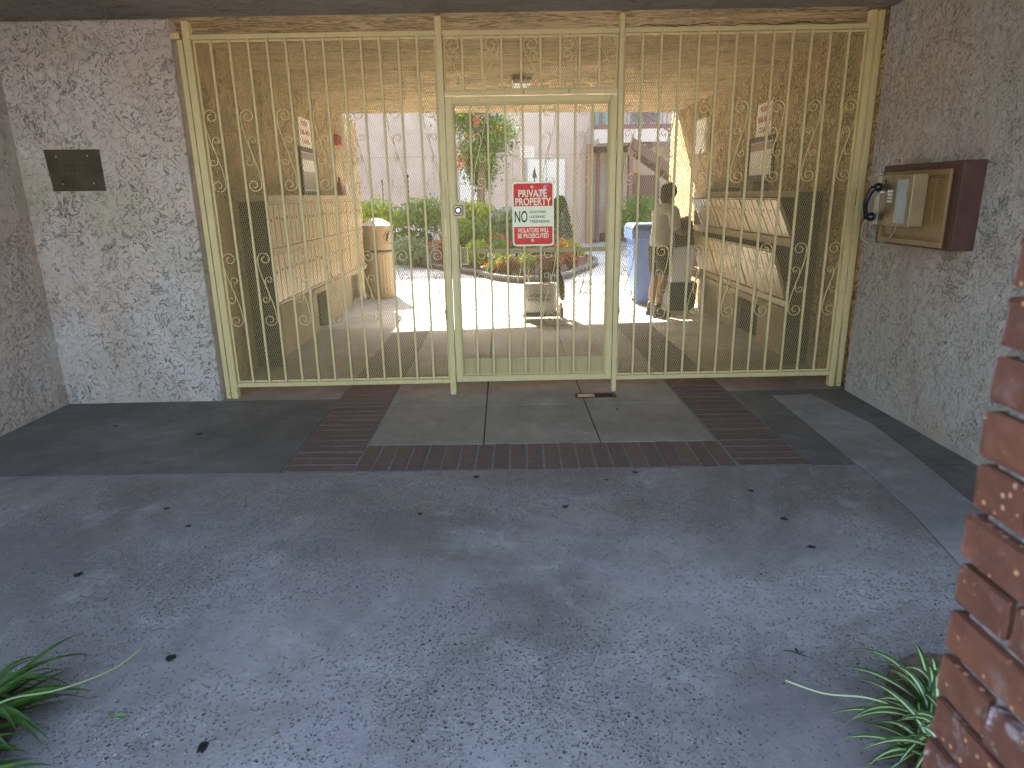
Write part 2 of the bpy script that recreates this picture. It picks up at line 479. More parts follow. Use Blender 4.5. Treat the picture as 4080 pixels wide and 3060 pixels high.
M['fl_yel'] = leafmat('petal_yellow', (.85, .6, .08), (.8, .4, .06), .3)
M['stripe'] = flatcol('leaf_cream', (.50, .56, .27), .45)
M['gum'] = simple('gum', (.012, .011, .010), .5, 0, .3, 60, .002)
M['deadleaf'] = simple('dead_leaf', (.05, .035, .02), .7, 0, .3, 60, .002)
k = N('blade_green')
gi = k.n('NewGeometry')
k.done(k.mix(k.ramp(gi.outputs['Random Per Island'], 0, 1, 0, 1, False), (.022, .060, .010), (.05, .11, .015)), .38)
M['blade'] = k.m

# ------------------------------------------------------------------ text
def text_mesh(name, body, mat, width, height, bold=.0, depth=.001):
    cu = bpy.data.curves.new(name, 'FONT')
    cu.body = body; cu.size = 1; cu.extrude = .02; cu.offset = bold
    cu.resolution_u = 3
    cu.align_x = 'CENTER'
    o = bpy.data.objects.new(name, cu); col.objects.link(o)
    dg = bpy.context.evaluated_depsgraph_get()
    me = bpy.data.meshes.new_from_object(o.evaluated_get(dg))
    bpy.data.objects.remove(o)
    n = len(me.vertices)
    co = np.empty(n*3); me.vertices.foreach_get('co', co); co = co.reshape(-1, 3)
    lo, hi = co.min(0), co.max(0)
    out = np.empty_like(co)
    out[:, 0] = ((co[:, 0]-lo[0])/(hi[0]-lo[0])-.5)*width
    out[:, 2] = ((co[:, 1]-lo[1])/(hi[1]-lo[1])-.5)*height
    out[:, 1] = -((co[:, 2]-lo[2])/(hi[2]-lo[2]))*depth
    me.vertices.foreach_set('co', out.ravel())
    me.materials.clear(); me.materials.append(mat); me.update()
    me.name = name
    return me
def put_text(parent, body, mat, c, w, h, bold=0, rz=0, depth=.001, name='lettering'):
    me = text_mesh(name, body, mat, w, h, bold, depth)
    o = link(name, me, parent, Vector(c)-root_org(parent), (0, 0, rz))
    return o
def rounded(x0, x1, z0, z1, r, n=6):
    pts = []
    for cx, cz, a0 in ((x1-r, z1-r, 0), (x0+r, z1-r, 90), (x0+r, z0+r, 180), (x1-r, z0+r, 270)):
        for i in range(n+1):
            a = R(a0+90*i/n); pts.append((cx+r*math.cos(a), cz+r*math.sin(a)))
    return pts
def plate_xz(mb, poly, y0, y1):
    """polygon in (x, z), from y0 (back) to y1 (front, smaller y)"""
    n = len(poly)
    vs = [(x, y0, z) for x, z in poly]+[(x, y1, z) for x, z in poly]
    mb.add(vs, [tuple(range(n-1, -1, -1))[::-1], tuple(range(n, 2*n))[::-1]][::1]+[(i, n+i, n+(i+1) % n, (i+1) % n) for i in range(n)])
    return mb

# ------------------------------------------------------------------ ground and paving
single_ground = MB().prism([(-120, -120), (120, -120), (120, 120), (-120, 120)], -.6, -.05).build('ground', M['ground'])
tag(single_ground, kind='structure')
# bed of mortar and dark joint filler under the slabs
bed = MB().box(-3.46, 2.70, -5.6, 2.9, -.045, -.012).build('paving_bed', M['joint'])
tag(bed, kind='structure')
pav = thing('pavement', (0, 0, 0), kind='structure')
SL = -.019
def yl(y, x): return y + SL*x       # the cross joints run slightly askew
def slab(poly, mat, z=0., name='concrete_slab'):
    return MB().prism(poly, -.011, z).build(name, mat, pav, bevel=.003)
G = .004
def quad(x0, x1, ya, yb): return [(x0+G, yl(ya, x0)+G), (x1-G, yl(ya, x1)+G), (x1-G, yl(yb, x1)-G), (x0+G, yl(yb, x0)-G)]
XL1, XL2, XR1, XR2 = -1.330, -.910, 1.302, 1.728
YF, YI = -1.556, -1.136
XS1, XS2 = -.17, .573
# big front slab with the lighter trench patch cut along its right edge
slab([(-3.46, -5.6), (1.60, -5.6), (1.60, -3.6), (1.68-G, -3.3), (1.78-G, -2.95), (1.865-G, -2.6), (1.935-G, -2.2), (1.972-G, -1.75), (1.975-G, yl(YF, 1.975)-G), (XL1, yl(YF, XL1)-G), (-3.46, yl(YF, -3.46)-G)], M['conc_front'])
slab([(1.60, -5.6), (2.2, -5.6), (2.2, -3.0), (2.29, -2.09), (2.36, -1.60), (2.425, -.92), (2.33, -.21), (2.02, -.22), (1.978, -1.58), (1.972, -1.75), (1.935, -2.2), (1.865, -2.6), (1.78, -2.95), (1.68, -3.3), (1.60, -3.6)], M['conc_strip'], .001, 'concrete_patch')
slab([(2.2+G, -5.6), (2.66, -5.6), (2.66, -1.60-G), (2.36+G, -1.60-G), (2.29+G, -2.09), (2.2+G, -3.0)], M['conc_left'])
slab([(2.36+G, -1.60+G), (2.66, -1.60+G), (2.66, -.92), (2.425+G, -.92)], M['conc_left'])
slab([(2.425+G, -.92+G), (2.66, -.92+G), (2.66, -.07), (1.728+G, -.07), (1.728+G, -.20), (2.012, -.212), (2.335, -.205)], M['conc_left'])
slab([(XR2+G, yl(YF, XR2)+G), (1.972, yl(YF, 1.97)+G), (2.012, -.225), (XR2+G, -.21)], M['conc_left'])
slab([(-3.46, yl(YF, -3.46)+G), (XL1-G, yl(YF, XL1)+G), (XL1-G, -.07-G), (-3.46, -.04-G)], M['conc_left'])
slab([(-2.4, -.07+G), (XL1-G, -.07+G), (XL1-G, 1.35), (-2.4, 1.35)], M['conc_mid'])
slab([(-2.4, 1.35+G), (XL1-G, 1.35+G), (XL1-G, 2.88), (-2.4, 2.88)], M['conc_pass'])
slab([(XR2+G, -.07+G), (2.70, -.07+G), (2.70, 1.35), (XR2+G, 1.35)], M['conc_mid'])
slab([(XR2+G, 1.35+G), (2.70, 1.35+G), (2.70, 2.88), (XR2+G, 2.88)], M['conc_pass'])
xs = [XL2, XS1, XS2, XR1]
ys = [(YI, -.32, 'conc_mid'), (-.32, .62, 'conc_mid'), (.62, 1.70, 'conc_pass'), (1.70, 2.88, 'conc_pass')]
for i in range(3):
    for ya, yb, mm in ys:
        x0, x1 = xs[i], xs[i+1]
        q = quad(x0, x1, ya, yb)
        slab(q, M[mm])
# mortar beds of the brick bands
MB().prism([(XL1, yl(YF, XL1)), (XL2, yl(YF, XL2)), (XL2, 2.88), (XL1, 2.88)], -.011, -.0035).build('mortar_bed', M['mortar'], pav)
MB().prism([(XR1, yl(YF, XR1)), (XR2, yl(YF, XR2)), (XR2, 2.88), (XR1, 2.88)], -.011, -.0035).build('mortar_bed', M['mortar'], pav)
MB().prism([(XL2, yl(YF, XL2)), (XR1, yl(YF, XR1)), (XR1, yl(YI, XR1)), (XL2, yl(YI, XL2))], -.011, -.0035).build('mortar_bed', M['mortar'], pav)
# light mortar fillets along the front edge
MB().prism([(-3.3, yl(YF, -3.3)-.004), (1.97, yl(YF, 1.97)-.004), (1.97, yl(YF, 1.97)+.005), (-3.3, yl(YF, -3.3)+.005)], -.011, -.001).build('mortar_line', M['mortar'], pav)
def rough_box(dx, dy, dz, mat, seed, bev=.006, nz=.0015, name='brick', chip=0):
    r_ = random.Random(seed)
    bm = bmesh.new()
    bmesh.ops.create_cube(bm, size=1)
    for v in bm.verts: v.co = Vector((v.co.x*dx, v.co.y*dy, v.co.z*dz))
    bmesh.ops.bevel(bm, geom=list(bm.edges), offset=bev, segments=2, affect='EDGES', profile=.6)
    if chip:
        bmesh.ops.subdivide_edges(bm, edges=list(bm.edges), cuts=1, use_grid_fill=True)
    for v in bm.verts:
        v.co += Vector((r_.uniform(-nz, nz), r_.uniform(-nz, nz), r_.uniform(-nz, nz)))
    me = bpy.data.meshes.new(name); bm.to_mesh(me); bm.free()
    me.materials.append(mat)
    return me
pm = [rough_box(.405, .088, .022, M['paver'], s, .003, .0010, 'brick') for s in range(5)]
py = 0
for X0, X1 in ((XL1, XL2), (XR1, XR2)):
    n = 43; y0 = yl(YF, (X0+X1)/2)+.008; pit = (2.875-y0)/n
    for i in range(n):
        link('brick', pm[rnd.randrange(5)], pav, ((X0+X1)/2+rnd.uniform(-.002, .002), y0+pit*(i+.5), -.0105+rnd.uniform(-.0012, .0012)),
             (rnd.uniform(-.004, .004), rnd.uniform(-.002, .002), SL+rnd.uniform(-.006, .006)))
n = 22; pit = (XR1-XL2)/n
for i in range(n):
    x = XL2+pit*(i+.5)
    link('brick', pm[rnd.randrange(5)], pav, (x, yl((YF+YI)/2, x)+.002, -.0105+rnd.uniform(-.0015, .0015)), (0, 0, math.pi/2+SL+rnd.uniform(-.012, .012)))
# courtyard paving in big sheets
cy = thing('courtyard_paving', (0, 6, 0), kind='structure')
cx = [-9, -4.6, -2.2, .2, 2.6, 5.0, 9]; cyy = [2.89, 5.3, 7.7, 10.1, 12.5, 14.9, 17.2]
for i in range(len(cx)-1):
    for j in range(len(cyy)-1):
        MB().box(cx[i]+.004, cx[i+1]-.004, cyy[j]+.004, cyy[j+1]-.004, -.04, -.002).build('concrete_slab', M['conc_yard'], cy)
# cut square drain with a rusty cover in front of the gate post
t = thing('floor_drain', (.70, -.12, 0), 'rusty rectangular floor cover set in the concrete below the door hinge side', 'drain cover')
mb = MB()
for a in ((.52, .83, -.19, -.178), (.52, .83, -.082, -.07), (.52, .532, -.178, -.082), (.818, .83, -.178, -.082)): mb.box(*a, -.005, .005)
mb.build('frame', simple('rust', (.16, .07, .03), .8, .2, .5, 40, .003), t, bevel=.001)
MB().box(.537, .665, -.172, -.088, -.005, .0035).build('cover', M['steel'], t, bevel=.001)
MB().box(.667, .812, -.172, -.088, -.005, .0008).build('opening', M['darkbox'], t)

# ------------------------------------------------------------------ the building over the passage
H = 2.71
bd = thing('apartment_building', (0, 0, 0), 'stucco apartment building whose walls and ceiling enclose the gated passage', 'building')
MB().box(-3.60, -3.457, -3.9, -.06, -.04, 2.69).build('wall', M['stucco_entry'], bd)
MB().box(-3.60, -2.258, -.06, .05, -.04, 2.71).build('wall', M['stucco_entry'], bd, bevel=.012, seg=2)
MB().box(-2.9, -2.345, .052, 6.3, -.04, H-.003).build('wall', M['stucco_tan'], bd)
MB().box(2.70, 3.3, -.105, 6.25, -.04, H-.003).build('wall', M['stucco_tan'], bd)
MB().box(2.63, 3.3, -3.9, -.108, -.04, 2.71).build('wall', M['stucco_right'], bd, bevel=.010, seg=2)
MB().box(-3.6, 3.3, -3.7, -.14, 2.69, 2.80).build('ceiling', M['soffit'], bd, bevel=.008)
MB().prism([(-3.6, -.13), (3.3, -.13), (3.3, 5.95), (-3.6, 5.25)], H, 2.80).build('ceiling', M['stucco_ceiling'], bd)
MB().box(-9, 9, -3.7, 5.0, 2.802, 4.2).build('unseen_upper_mass', M['facade'], bd)  # unseen block added over the ceilings, sized to hold back sun and sky
MB().box(-9, -2.902, .3, 6.3, -.04, 2.70).build('wall', M['facade'], bd)
MB().box(3.302, 9, .3, 6.25, -.04, 2.70).build('wall', M['facade'], bd)

# ------------------------------------------------------------------ gate
def bars(parent, x0, x1, n, z0, z1, y=-.009, w=.016):
    mb0 = MB().box(-w/2, w/2, -w/2, w/2, z0, z1)
    me = mb0.mesh('bar', M['gate'], bevel=.0015)
    p = (x1-x0)/(n+1)
    o = root_org(parent)
    for i in range(n):
        link('bar', me, parent, (x0+p*(i+1)-o.x, y-o.y, -o.z))
    return p
def spiral(cx, cz, r, a0, turns, sgn, n=26, rin=.28):
    pts = []
    for i in range(n+1):
        t = i/n
        rr_ = r*(1-(1-rin)*t**.85)
        a = a0+sgn*turns*2*math.pi*t
        pts.append((cx+rr_*math.cos(a), cz+rr_*math.sin(a)))
    return pts
def scroll_mesh(w, h, flip=1, th=.0055, depth=.010):
    """big S with a spiral at each end and a small S crossing it, centred on 0"""
    r = w*.47
    mb = MB()
    top = spiral(w/2-r, h/2-r, r, math.pi, 1.30, -1)      # leaves the left side, over the top
    bot = [(-x, -z) for x, z in top]
    mid = []
    for i in range(13):
        t = i/12
        # Hermite-like easing from left side down to right side
        s_ = t*t*(3-2*t)
        x = (w/2-2*r)*(1-s_)+(2*r-w/2)*s_
        z = (h/2-r)*(1-t)+(-h/2+r)*t
        mid.append((x, z))
    path = top[::-1]+mid[1:-1]+bot
    mb.flat([(flip*x, z) for x, z in path], -depth/2, depth/2, th)
    r2 = w*.27
    hc = h*.105
    t2 = spiral(w/2-r2-.004, hc+.012, r2, math.pi, 1.0, -1, 18, .35)
    p2 = t2[::-1]+[(w/2-2*r2-.004-.002, hc*.4), (-(w/2-2*r2-.004)+.002, -hc*.4)]+[(-x, -z) for x, z in t2]
    mb.flat([(flip*x, z) for x, z in p2], -depth/2-.0008, depth/2+.0008, th*.9)
    return mb.mesh('scroll', M['gate'])
def mesh_screen(parent, x0, x1, z0, z1, y=.011, w=.0082, lw=.036, th=.0034):
    nx = int(round((x1-x0)/w)); w = (x1-x0)/nx
    nz = int(round((z1-z0)/(lw/2))); hz = (z1-z0)/nz
    i = np.arange(nx+1)[:, None]; j = np.arange(nz+1)[None, :]
    sgn = np.where((i+j) % 2 == 0, 1., -1.)
    # strands lean from one bond to the next; neighbours meet at the bonds
    X = x0+i*w+sgn*(w/2)*.96
    X = np.clip(X, x0, x1)
    Z = np.broadcast_to(z0+j*hz, X.shape)
    cr = np.array([[-.5, 0.], [.5, -.0], [0., 1.1]])*th     # triangular section
    V = np.zeros((nx+1, nz+1, 3, 3))
    for k_ in range(3):
        V[:, :, k_, 0] = X+cr[k_, 0]; V[:, :, k_, 1] = y+cr[k_, 1]; V[:, :, k_, 2] = Z
    o = root_org(parent)
    V = V.reshape(-1, 3)-np.array(o)
    base = ((np.arange(nx+1)[:, None]*(nz+1)+np.arange(nz)[None, :])*3).reshape(-1)
    F = []
    for a, b in ((0, 1), (1, 2), (2, 0)):
        F.append(np.stack([base+a, base+b, base+3+b, base+3+a], 1))
    F = np.concatenate(F)
    me = bpy.data.meshes.new('expanded_mesh')
    me.vertices.add(len(V)); me.vertices.foreach_set('co', V.ravel())
    me.loops.add(len(F)*4); me.loops.foreach_set('vertex_index', F.ravel().astype(np.int32))
    me.polygons.add(len(F)); me.polygons.foreach_set('loop_start', np.arange(0, len(F)*4, 4, dtype=np.int32))
    me.materials.append(M['mesh'])
    me.update(calc_edges=True)
    return link('expanded_mesh', me, parent, kind='stuff')
def rail(parent, x0, x1, y0, y1, z0, z1, name='rail', bev=.003):
    return MB().box(x0, x1, y0, y1, z0, z1).build(name, M['gate'], parent, bevel=bev)
def edge_strip(parent, x0, x1, z0, z1, y=.006):
    mb = MB()
    mb.box(x0, x1, y, y+.003, z1-.014, z1); mb.box(x0, x1, y, y+.003, z0, z0+.014)
    mb.box(x0, x0+.014, y, y+.003, z0+.014, z1-.014); mb.box(x1-.014, x1, y, y+.003, z0+.014, z1-.014)
    return mb.build('edge_strip', M['gate'], parent)

XA1, XA2, XB1, XB2, XC1, XC2, XD1, XD2 = -2.192, -2.141, -.461, -.415, .813, .849, 2.548, 2.590
ZTT, ZTB, ZBT, ZBB = 2.615, 2.583, .127, .094
ZU = (2.139, 1.566); ZLw = (1.14, .573)
Y0, Y1 = -.02, .018
# left fixed panel
lp = thing('gate_panel', ((XA1+XB1)/2, 0, 0), 'cream metal gate panel left of the door, with scrolls and wire mesh', 'gate panel', 'cream gate panels beside the door')
rail(lp, XA1, XA2, Y0-.005, .03, .004, 2.70, 'post')
rail(lp, XA2+.001, XB1-.001, Y0, Y1, ZTB, ZTT)
rail(lp, XA2+.001, XB1-.001, Y0, Y1, ZBB, ZBT)
pL = bars(lp, XA2, XB1, 12, ZBT, ZTB)
mesh_screen(lp, XA2+.004, XB1-.004, ZBT+.002, ZTB-.002)
edge_strip(lp, XA2+.002, XB1-.002, ZBT+.001, ZTB-.001)
wS = pL-.018
sm_l = scroll_mesh(wS, ZU[0]-ZU[1]); sm_l2 = scroll_mesh(wS, ZLw[0]-ZLw[1])
for g in range(0, 13, 2):
    x = XA2+pL*(g+.5)
    for me, zz in ((sm_l, ZU), (sm_l2, ZLw)):
        link('scroll', me, lp, Vector((x+.0006, -.010, (zz[0]+zz[1])/2))-ORG[lp.name])
# right fixed panel
rp = thing('gate_panel', ((XC2+XD1)/2, 0, 0), 'cream metal gate panel between the door and the payphone wall', 'gate panel', 'cream gate panels beside the door')
rail(rp, XD1, XD2, Y0-.005, .03, .004, 2.70, 'post')
rail(rp, XC2+.001, XD1-.001, Y0, Y1, ZTB, ZTT)
rail(rp, XC2+.001, XD1-.001, Y0, Y1, ZBB, ZBT)
pR = bars(rp, XC2, XD1, 12, ZBT, ZTB)
mesh_screen(rp, XC2+.004, XD1-.004, ZBT+.002, ZTB-.002)
edge_strip(rp, XC2+.002, XD1-.002, ZBT+.001, ZTB-.001)
sm_r = scroll_mesh(pR-.018, ZU[0]-ZU[1], -1); sm_r2 = scroll_mesh(pR-.018, ZLw[0]-ZLw[1], -1)
for g in range(0, 13, 2):
    x = XC2+pR*(g+.5)
    for me, zz in ((sm_r, ZU), (sm_r2, ZLw)):
        link('scroll', me, rp, Vector((x-.0006, -.010, (zz[0]+zz[1])/2))-ORG[rp.name])
# a loose wire along the top of the right panel
mb = MB()
mb.tube([(XC2+.1+i*.05, -.024+.003*math.sin(i*1.3), ZTT+.006+.006*math.sin(i*.9)+.004*math.sin(i*2.3)) for i in range(31)], .0022, 5)
mb.build('wire', M['black'], rp)
mb = MB()
for x in (1.29, 1.50):
    mb.tube([(x, -.024, ZTT+.01), (x-.004, -.026, ZTB-.005), (x-.02, -.026, ZTB-.05)], .0025, 5)
mb.build('cable_tie', M['gate'], rp)
# portal of the door: two posts and a transom
fr = thing('door_frame', ((XB1+XC2)/2, 0, 0), 'cream metal door frame with scrolled mesh transom above the door', 'door frame')
rail(fr, XB1, XB2, Y0-.012, .035, .002, 2.706, 'post')
rail(fr, XC1, XC2, Y0-.012, .035, .002, 2.706, 'post')
rail(fr, XB2+.001, XC1-.001, Y0, Y1, ZTB-.003, ZTT-.001)
rail(fr, XB2+.001, XC1-.001, Y0, Y1, 2.199, 2.228)
pT = bars(fr, XB2, XC1, 8, 2.228, ZTB-.003)
mesh_screen(fr, XB2+.004, XC1-.004, 2.230, ZTB-.005)
edge_strip(fr, XB2+.002, XC1-.002, 2.229, ZTB-.004)
hT = ZTB-2.228-.012
smT = scroll_mesh(pT-.018, hT); smTf = scroll_mesh(pT-.018, hT, -1)
for i, g in enumerate((0, 2, 4, 6, 8)):
    link('scroll', (smT if i % 2 == 0 else smTf), fr, Vector((XB2+pT*(g+.5), -.010, (2.228+ZTB)/2))-ORG[fr.name])
mb = MB()
for x in (.14, .46): mb.box(x, x+.012, -.021, -.0195, 2.203, 2.224)
mb.build('screw_plate', M['steel'], fr)
# guard plate on the latch side
MB().box(XB1+.004, XB1+.022, -.040, -.0325, 1.36, 1.62).build('latch_guard', M['gate'], fr, bevel=.002)
MB().box(XB2-.012, XB2+.004, -.0440, -.033, 1.02, 1.60).build('latch_guard', M['gate'], fr, bevel=.002)

# wall posts at both ends
for x0, x1, zt, lab in ((-2.236, -2.200, 2.585, 'slim cream steel post against the wall on the plaque side'), (2.612, 2.650, 2.70, 'slim cream steel post against the wall on the payphone side')):
    w_ = thing('wall_post', ((x0+x1)/2, 0, 0), lab, 'post', 'steel posts beside the walls')
    MB().box(x0, x1, -.018, .022, .003, zt).build('post', M['gate'], w_, bevel=.003)
    if x0 < 0: MB().box(-2.30, x1-.001, -.056, -.0185, 2.583, 2.618).build('bracket', M['gate'], w_, bevel=.003)
    xb = x1 if x0 < 0 else x0-.020
    for z in (.35, 1.39): MB().box(xb+.001, xb+.007, -.012, .01, z, z+.13).build('hinge', M['frame_dark'], w_)

# door leaf
dr = thing('gate_door', (XB2, 0, 0), 'cream metal gate door with lock, scrolls and private property sign', 'gate')
DX0, DX1, DZ0, DZ1 = XB2+.006, XC1-.005, .105, 2.186
F = .046
rail(dr, DX0, DX0+F, -.034, .012, DZ0, DZ1, 'frame_post')
rail(dr, DX1-F, DX1, -.034, .012, DZ0, DZ1, 'frame_post')
rail(dr, DX0+F+.001, DX1-F-.001, -.034, .012, DZ1-.040, DZ1)
rail(dr, DX0+F+.001, DX1-F-.001, -.034, .012, DZ0, DZ0+.042)
IX0, IX1, IZ0, IZ1 = DX0+F, DX1-F, DZ0+.042, DZ1-.040
mb = MB()   # thin raised inner lip
mb.box(IX0, IX0+.007, -.038, -.030, IZ0+.007, IZ1-.007); mb.box(IX1-.007, IX1, -.038, -.030, IZ0+.007, IZ1-.007)
mb.box(IX0, IX1, -.038, -.030, IZ1-.007, IZ1); mb.box(IX0, IX1, -.038, -.030, IZ0, IZ0+.007)
mb.build('lip', M['gate'], dr)
pD = bars(dr, IX0, IX1, 8, IZ0, IZ1, y=-.016)
rail(dr, IX0+.001, IX1-.001, .012, .034, 1.095, 1.128)
mesh_screen(dr, IX0+.002, IX1-.002, IZ0+.002, IZ1-.002, y=.004)
edge_strip(dr, IX0+.001, IX1-.001, IZ0+.001, IZ1-.001, y=.0005)
smd = scroll_mesh(pD-.018, .575, -1)
for g in (1, 3, 5, 7):
    x = IX0+pD*(g+.5)
    for zc in (2.132-.285, 1.135-.285):
        link('scroll', smd, dr, Vector((x, -.017, zc))-ORG[dr.name])
# kick plate behind the bars
MB().box(IX0+.003, IX1-.003, .0075, .0105, IZ0+.002, .285).build('kick_plate', M['gate'], dr)
# lock box with round cylinder
lx, lz = -.345, 1.415
MB().box(lx-.045, lx+.055, -.032, .010, lz-.060, lz+.060).build('lock_plate', M['gate'], dr, bevel=.003)
lk = MB().box(lx-.034, lx+.034, -.050, -.0325, lz-.036, lz+.036).build('lock', M['steel'], dr, bevel=.004)
def disc(c, r, y0, y1, n=20):
    mb_ = MB()
    vs = [(c[0]+r*math.cos(2*math.pi*i/n), y, c[1]+r*math.sin(2*math.pi*i/n)) for y in (y0, y1) for i in range(n)]
    mb_.add(vs, [tuple(range(n)), tuple(range(2*n-1, n-1, -1))]+[(i, n+i, n+(i+1) % n, (i+1) % n) for i in range(n)])
    return mb_
disc((lx, lz), .026, -.0505, -.058).build('cylinder_ring', M['black'], lk, smooth=False)
disc((lx, lz), .0135, -.0582, -.062).build('cylinder', M['key'], lk)
MB().box(lx-.0015, lx+.0015, -.0635, -.0622, lz-.007, lz+.007).build('keyhole', M['black'], lk)
# pull-through box
mb = MB()
px, pz = -.345, 1.085
mb.box(px-.020, px+.062, -.022, .010, pz-.070, pz-.058); mb.box(px-.020, px+.062, -.022, .010, pz+.052, pz+.064)
mb.box(px+.050, px+.062, -.022, .010, pz-.058, pz+.052)
mb.box(px-.02, px+.05, .004, .010, pz-.058, pz+.052)
mb.build('pull_box', M['gate'], dr, bevel=.002)
MB().box(px-.002, px+.012, -.038, -.0225, pz-.085, pz+.080).build('pull_bar', M['gate'], dr, bevel=.003)
for z in (1.845, .345):
    h_ = MB().box(DX1-.034, DX1-.006, -.0375, -.0345, z-.055, z+.055).build('hinge', M['gate'], dr, bevel=.001)
    MB().tube([(DX1+.002, -.042, z-.05), (DX1+.002, -.042, z+.05)], .006, 8).build('pin', M['gate'], h_)
    MB().box(DX1+.008, DX1+.040, -.0375, -.0345, z-.055, z+.055).build('leaf', M['gate'], h_, bevel=.001)

# private property sign
sx, sz, sy = .2046, 1.3776, -.030
sg = thing('warning_sign', (sx, sy, sz), 'red and cream sign reading PRIVATE PROPERTY on the gate door', 'sign')
W2, H2 = .1535, .2295
plate_xz(MB(), rounded(sx-W2, sx+W2, sz-H2, sz+H2, .026), sy+.004, sy).build('plate', M['signwhite'], sg)
def red(z0, z1, top):
    pts = []
    r = .017; x0, x1 = sx-W2+.011, sx+W2-.011
    if top:
        pts = [(x1, z0)]+[(x1-r+r*math.cos(R(a)), z1-r+r*math.sin(R(a))) for a in range(0, 91, 15)]+[(x0+r+r*math.cos(R(a)), z1-r+r*math.sin(R(a))) for a in range(90, 181, 15)]+[(x0, z0)]
    else:
        pts = [(x0, z1)]+[(x0+r+r*math.cos(R(a)), z0+r+r*math.sin(R(a))) for a in range(180, 271, 15)]+[(x1-r+r*math.cos(R(a)), z0+r+r*math.sin(R(a))) for a in range(270, 361, 15)]+[(x1, z1)]
    return plate_xz(MB(), pts, sy-.0002, sy-.0012)
zt = sz+H2
red(zt-.172, zt-.012, True).build('red_panel', M['signred'], sg)
red(zt-.448, zt-.319, False).build('red_panel', M['signred'], sg)
yt = sy-.0013
put_text(sg, 'PRIVATE', M['signwhite'], (sx-.003, yt, zt-.082), .208, .052, .018)
put_text(sg, 'PROPERTY', M['signwhite'], (sx+.001, yt, zt-.140), .262, .054, .018)
yt2 = sy-.0003
put_text(sg, 'NO', M['signblack'], (sx-.089, yt2, zt-.246), .094, .085, .012)
put_text(sg, 'SOLICITING', M['signblack'], (sx+.034, yt2, zt-.214), .120, .0175, .014)
put_text(sg, 'LOITERING', M['signblack'], (sx+.030, yt2, zt-.248), .112, .0175, .014)
put_text(sg, 'TRESPASSING', M['signblack'], (sx+.048, yt2, zt-.282), .147, .0185, .014)
put_text(sg, 'VIOLATORS WILL', M['signwhite'], (sx+.000, yt, zt-.345), .232, .034, .018)
put_text(sg, 'BE PROSECUTED', M['signwhite'], (sx+.000, yt, zt-.385), .228, .034, .018)
for z in (zt-.038, zt-.418):
    b_ = disc((sx-.007, z), .0095, sy-.0015, sy-.004).build('bolt', M['signwhite'], sg)
    disc((sx-.007, z), .0045, sy-.0042, sy-.0055, 8).build('slot', M['gum'], b_)
mb = MB(); r5 = random.Random(5)     # sticker residue over the letter T
for _ in range(90):
    t_ = r5.random()
    a = sx+.045+t_*.055+r5.gauss(0, .008); b = zt-.105+t_*.075+r5.gauss(0, .009)
    q = r5.uniform(.001, .0045)
    n_ = r5.randint(4, 6); ph = r5.random()*6
    plate_xz(mb, [(a+q*r5.uniform(.6, 1.2)*math.cos(ph+6.283*i/n_), b+q*r5.uniform(.6, 1.2)*math.sin(ph+6.283*i/n_)) for i in range(n_)], yt-.0012, yt-.0016-r5.random()*.0004)
mb.build('sticker_residue', flatcol('residue', (.80, .66, .74), .6), sg, kind='stuff')

# ------------------------------------------------------------------ plaque on the left wall
pq = thing('wall_plaque', (-3.06, -.06, 1.74), 'weathered square bronze plaque screwed to the pink stucco wall', 'plaque')
yq = -.062
plate_xz(MB(), [(-3.245, 1.600), (-2.872, 1.598), (-2.872, 1.880), (-3.262, 1.884)], -.059, yq-.004).build('plate', M['plaque'], pq)
plate_xz(MB(), [(-3.215, 1.612), (-2.892, 1.612), (-2.892, 1.868), (-3.232, 1.872)], yq-.0042, yq-.0062).build('inner_plate', M['plaque'], pq)
for x, z in ((-3.18, 1.835), (-2.958, 1.838), (-3.165, 1.648), (-2.945, 1.650)):
    disc((x, z), .0065, yq-.0063, yq-.010, 10).build('screw', M['key'], pq)
mb = MB(); r6 = random.Random(9)
for row, z in enumerate((1.775, 1.742)):
    for i in range(6):
        x = -3.135+i*.034; mb.add([(x-.008, yq-.0066, z-.007), (x+.008, yq-.0066, z-.006), (x+.007, yq-.0066, z+.007), (x-.007, yq-.0066, z+.006)], [(0, 1, 2, 3)])
mb.build('worn_marks', simple('worn', (.055, .045, .028), .7, 0, .4, 60), pq, kind='stuff')
# small screw hole above the plaque
# ------------------------------------------------------------------ pay phone on the right wall
wb = thing('phone_backing', (2.63, -.92, 1.4), 'brown wooden box with brass panelled frame behind the payphone', 'wall box')
MB().box(2.50, 2.628, -1.315, -.522, 1.165, 1.655).build('box', M['wood'], wb, bevel=.003)
mb = MB()
fx = 2.482
for a in ((-1.239, -.577, 1.582, 1.615), (-1.239, -.577, 1.176, 1.212), (-1.239, -1.200, 1.212, 1.582), (-.612, -.577, 1.212, 1.582)):
    mb.box(fx, 2.4995, a[0], a[1], a[2], a[3])
mb.build('brass_frame', M['brass'], wb, bevel=.003)
mb = MB()
for a in ((-1.199, -.613, 1.570, 1.581), (-1.199, -.613, 1.213, 1.224), (-1.199, -1.189, 1.2245, 1.5695), (-.623, -.613, 1.2245, 1.5695)):
    mb.box(2.490, 2.4995, a[0], a[1], a[2], a[3])
mb.build('inner_frame', M['brass'], wb, bevel=.002)
n = 7; w_ = (1.188-.624)/n
for i in range(n):
    MB().box(2.4945, 2.4994, -1.188+w_*i+.0015, -1.188+w_*(i+1)-.0015, 1.2255, 1.5685).build('slat', M['brass'], wb, bevel=.0015)
ph = thing('payphone', (2.49, -.83, 1.44), 'steel payphone box with black handset on the brass panel', 'payphone')
MB().box(2.405, 2.489, -1.030, -.640, 1.285, 1.595).build('housing', [M['steel']], ph, bevel=.003)
